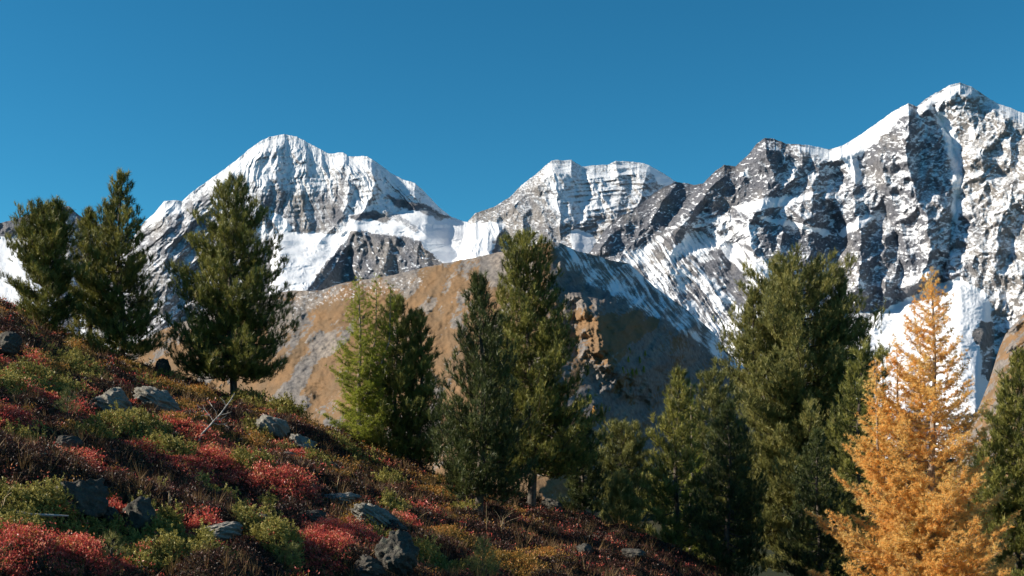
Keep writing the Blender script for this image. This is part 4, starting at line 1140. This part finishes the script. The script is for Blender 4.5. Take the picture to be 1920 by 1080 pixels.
def thing_mesh(name, paths, mat, label, cat, group=None, loc=None, sides=5):
    V, Q = tubes(paths, sides)
    if loc is not None: V = V - loc
    o = quad_mesh(name, V, Q, mat)
    if loc is not None: o.location = tuple(loc)
    o['label'] = label; o['category'] = cat
    if group: o['group'] = group
    return o

# bleached dead sapling leaning below the lone pine
p0, mp = ground_pt(372, 828)
def P2(px, py, dy=0.0):
    Y = p0[1] + dy
    return np.array([(px - 960) / F * Y, Y, (HZ - py) / F * Y])
root = bpy.data.objects.new('dead_sapling', None); root.location = tuple(p0); C.objects.link(root)
root['label'] = 'bare bleached dead sapling with forked twigs on the slope'; root['category'] = 'dead tree'
main = np.array([P2(372, 826), P2(380, 812), P2(392, 800), P2(400, 790, .1), P2(412, 778, .15), P2(424, 762, .2), P2(434, 748, .2), P2(440, 738, .2)])
Vt, Qt = tubes([(main - p0, np.linspace(.017, .008, 8))], 7)
quad_mesh('stem', Vt, Qt, TWIGM, root)
rt = np.random.RandomState(9)
def twig(pts): 
    V_, Q_ = tubes([(np.array(pts) - p0, np.linspace(.007, .003, len(pts)))], 5)
    quad_mesh('twig', V_, Q_, TWIGM, root)
for pts in ([(392, 800), (386, 794), (376, 790)], [(400, 790), (394, 780), (384, 768), (380, 758)], [(398, 792), (408, 796), (420, 795), (428, 792)],
            [(388, 803), (380, 798), (374, 797)], [(408, 782), (404, 770), (398, 762)], [(412, 778), (424, 776), (434, 772)], [(404, 786), (414, 786), (424, 780), (428, 770)],
            [(384, 768), (374, 764), (368, 757)], [(394, 780), (386, 778), (376, 780)], [(424, 762), (420, 752), (412, 744)], [(420, 795), (426, 800), (430, 802)], [(398, 762), (392, 752)]):
    dy = rt.uniform(-.1, .3)
    twig([P2(a, b, .1 + dy * i / 3) for i, (a, b) in enumerate(pts)])

# fallen bleached branch at the lower left
p0, mp = ground_pt(60, 972)
Yb = p0[1] - .15
pts = np.array([((a - 960) / F * Yb, Yb + j, (HZ - b) / F * Yb) for (a, b, j) in ((-30, 950, .1), (0, 956, .05), (30, 960, 0), (60, 965, 0), (95, 967, .05), (120, 969, .1))])
thing_mesh('fallen_branch', [(pts, np.array([.014, .016, .015, .013, .011, .006]))], TWIGM, 'thin bleached branch lying along the juniper at the left edge', 'branch', loc=pts[2])

# dry stalks standing out of the heath
def stalks(label, px, py, tips, w=.004):
    p, mp = ground_pt(px, py)
    ps = []
    for (dx, dy) in tips:
        a = np.linspace(0, 1, 6)[:, None]
        e = np.array([dx * mp, rt.uniform(-.1, .1), -dy * mp])
        bend = np.array([dx * mp * .3, 0, abs(dy) * mp * .12])
        ps.append((p + a * e + np.sin(a * 3.14) * bend * np.array([-1, 0, 1]), np.linspace(w, w * .5, 6)))
    root = bpy.data.objects.new('dry_stalks', None); root.location = tuple(p); C.objects.link(root)
    root['label'] = label; root['category'] = 'dry plant'; root['group'] = 'dry stalks on the heath slope'
    for q in ps:
        V_, Q_ = tubes([(q[0] - p, q[1])], 4); quad_mesh('stalk', V_, Q_, STALKM, root)
stalks('two crossed dry stalks like a narrow tent, right of the egg-shaped boulder', 318, 958, [(-6, -32), (4, -34), (8, -30), (-2, -35)])
stalks('single tall dry stalk behind the flat-topped pale boulder', 632, 922, [(8, -38), (20, -44), (-12, -20)])
stalks('fan of long dry blades in the middle of the lower slope', 940, 1000, [(30, -48), (22, -40), (-14, -44), (36, -30), (6, -36)])
stalks('bent pale stalk left of the fan of long dry blades', 782, 990, [(28, -32)])
stalks('thin pale bent stalk on the dark slope at far left', 45, 862, [(38, -6), (20, -2)], .006)
stalks('straight reddish stem standing in the shade left of the fan of blades', 912, 1000, [(0, -58), (4, -30)])
stalks('short paired stems right of the split mossy boulder', 525, 980, [(1, -18), (-2, -14)])
stalks('thin upright stem above the dim bluish rock', 152, 800, [(1, -20)], .005)
stalks('tall arching stem beside the rusty leaves at the left edge', 4, 968, [(14, -52), (24, -40)], .005)
stalks('short dry stalk in the grass right of the bleached sapling', 440, 860, [(2, -22), (-4, -16)])
stalks('lone stem on the slope above the smooth slanting slab', 225, 730, [(4, -24)])

# seedlings
def seedling(label, px, py, hpx, wpx, seed, mat=PINEO, sparse=1.0, kind='pine_seedling'):
    rng = np.random.RandomState(seed)
    p, mp = ground_pt(px, py)
    root = bpy.data.objects.new(kind, None); root.location = tuple(p); C.objects.link(root)
    root['label'] = label; root['category'] = 'seedling'; root['group'] = 'young conifers on the heath slope'
    H = hpx * mp; W = wpx * mp
    st = np.array([[0, 0, 0], [0, 0, H * .5], [H * .02, 0, H]])
    wood = [(st, np.array([.012, .008, .003]))]
    TP, TD = [], []
    for i in range(int(30 * sparse)):
        t = (i + .5) / int(30 * sparse); az = i * 2.4
        r = W * (1 - t) ** .8 * rng.uniform(.6, 1.1) + .01
        a = np.array([0, 0, H * t * .95 + .01]); d = np.array([math.cos(az), math.sin(az), .55])
        b = a + d * r
        wood.append((np.array([a, (a + b) / 2 - [0, 0, .02 * r], b]), np.array([.004, .003, .002])))
        for j in range(max(2, int(r / .025))):
            q = rng.uniform(.25, 1); TP.append(a + (b - a) * q); TD.append(norm(d + rng.normal(size=3) * .5 + [0, 0, .5]))
    for e in range(6): TP.append(np.array([0, 0, H * (1 - e * .05)])); TD.append(norm(np.array([rng.normal() * .3, rng.normal() * .3, 1])))
    TP, TD = np.array(TP), np.array(TD)
    V = blades(TP, TD, np.full(len(TP), 11 * mp * 1.2), np.full(len(TP), .6 * mp), 16, .6, rng)
    finish_tree(root, wood, V, np.clip(rng.normal(.7, .15, len(V)), 0, 1), BARK, mat)
seedling('bright young pine seedling at the bottom edge, centre of the photo', 905, 1092, 78, 34, 91, sparse=1.5)
seedling('grey-green young larch standing left of the pale craggy boulder', 126, 788, 52, 20, 92, PINEO, .7)
seedling('tiny yellowing seedling among red bilberries near the bottom left', 209, 1062, 50, 26, 93, PINEO, .7)
seedling('tiny green seedling in the red leaves at the bottom, left of centre', 548, 1062, 32, 9, 94, PINEO, .5)

# ---------------------------------------------------------------- little trees far away on the brown hill
hx = (hillP[0, :, 0] / hillP[0, :, 1]) * F + 960
def hill_point(px, py):
    r = HZ - hillP[..., 2] / hillP[..., 1] * F
    c = hillP[..., 0] / hillP[..., 1] * F + 960
    d = (r - py) ** 2 + (c - px) ** 2
    i = np.unravel_index(np.argmin(d), d.shape)
    return hillP[i]
def far_tree(px, py, hpx, seed, mat, label, kind='distant_larch', cat='larch tree', group='scattered larches on the shaded hillside'):
    rng = np.random.RandomState(seed)
    p = hill_point(px, py); mp = p[1] / F; H = hpx * mp
    root = bpy.data.objects.new(kind, None); root.location = tuple(p - [0, 0, .4]); C.objects.link(root)
    root['label'] = label; root['category'] = cat; root['group'] = group
    wood = [(np.array([[0, 0, 0], [0, 0, H * .5], [0, 0, H]]), np.array([.02 * H, .014 * H, .003 * H]))]
    n = 240; t = rng.rand(n) ** .8; az = rng.uniform(0, 6.28, n); r = (1 - t) * H * .22 * rng.rand(n) ** .5 + .02 * H
    P = np.stack([np.cos(az) * r, np.sin(az) * r, H * (.08 + .92 * t)], -1)
    D = norm(P * [1, 1, 0] + rng.normal(size=P.shape) * .2 * H + [0, 0, .1 * H])
    V = blades(P, D, np.full(n, .1 * H), np.full(n, .05 * H), 4, .9, rng)
    tv, tq = tubes(wood, 5); quad_mesh('trunk', tv, tq, BARK, root)
    tri_mesh('crown', V, mat, np.clip(rng.normal(.5, .2, len(V)), 0, 1), root)
for i, (px, py, h, mt, lb) in enumerate((
        (1128, 786, 22, LARCHO, 'tiny yellow larch on the scree below the hill, largest of three beside the tall pine'),
        (1113, 778, 16, LARCHO, 'tiny orange larch left of the largest yellow one on the scree'),
        (1134, 796, 14, LARCHO, 'tiny yellow larch right of the largest one on the scree'),
        (1150, 806, 12, LARCHO, 'lone tiny orange larch just above the round-topped bushy pine'),
        (1107, 758, 18, LARCHG, 'tiny pale larch uppermost on the scree beside the tall pine'),
        (1168, 700, 13, LARCHG, 'tiny olive larch at the left end of the row on the shaded hillside'),
        (1176, 704, 12, LARCHG, 'tiny olive larch second from the left end of the row on the shaded hillside'),
        (1185, 706, 13, LARCHG, 'tiny olive larch in the middle of the row on the shaded hillside'),
        (1193, 703, 12, LARCHG, 'tiny olive larch right of the middle of the row on the shaded hillside'),
        (1207, 700, 14, LARCHG, 'tiny olive larch at the right end of the row on the shaded hillside'),
        (1178, 680, 12, LARCHG, 'tiny olive larch just above the left of the row on the shaded hillside'),
        (1200, 682, 12, LARCHG, 'tiny olive larch just above the right of the row on the shaded hillside'),
        (1180, 662, 11, LARCHG, 'tiny olive larch uppermost left of the scattered ones on the shaded hillside'),
        (1210, 668, 11, LARCHG, 'tiny olive larch uppermost right of the scattered ones on the shaded hillside'))):
    far_tree(px, py, h, 200 + i, mt, lb)
print('done', time.time() - T0)
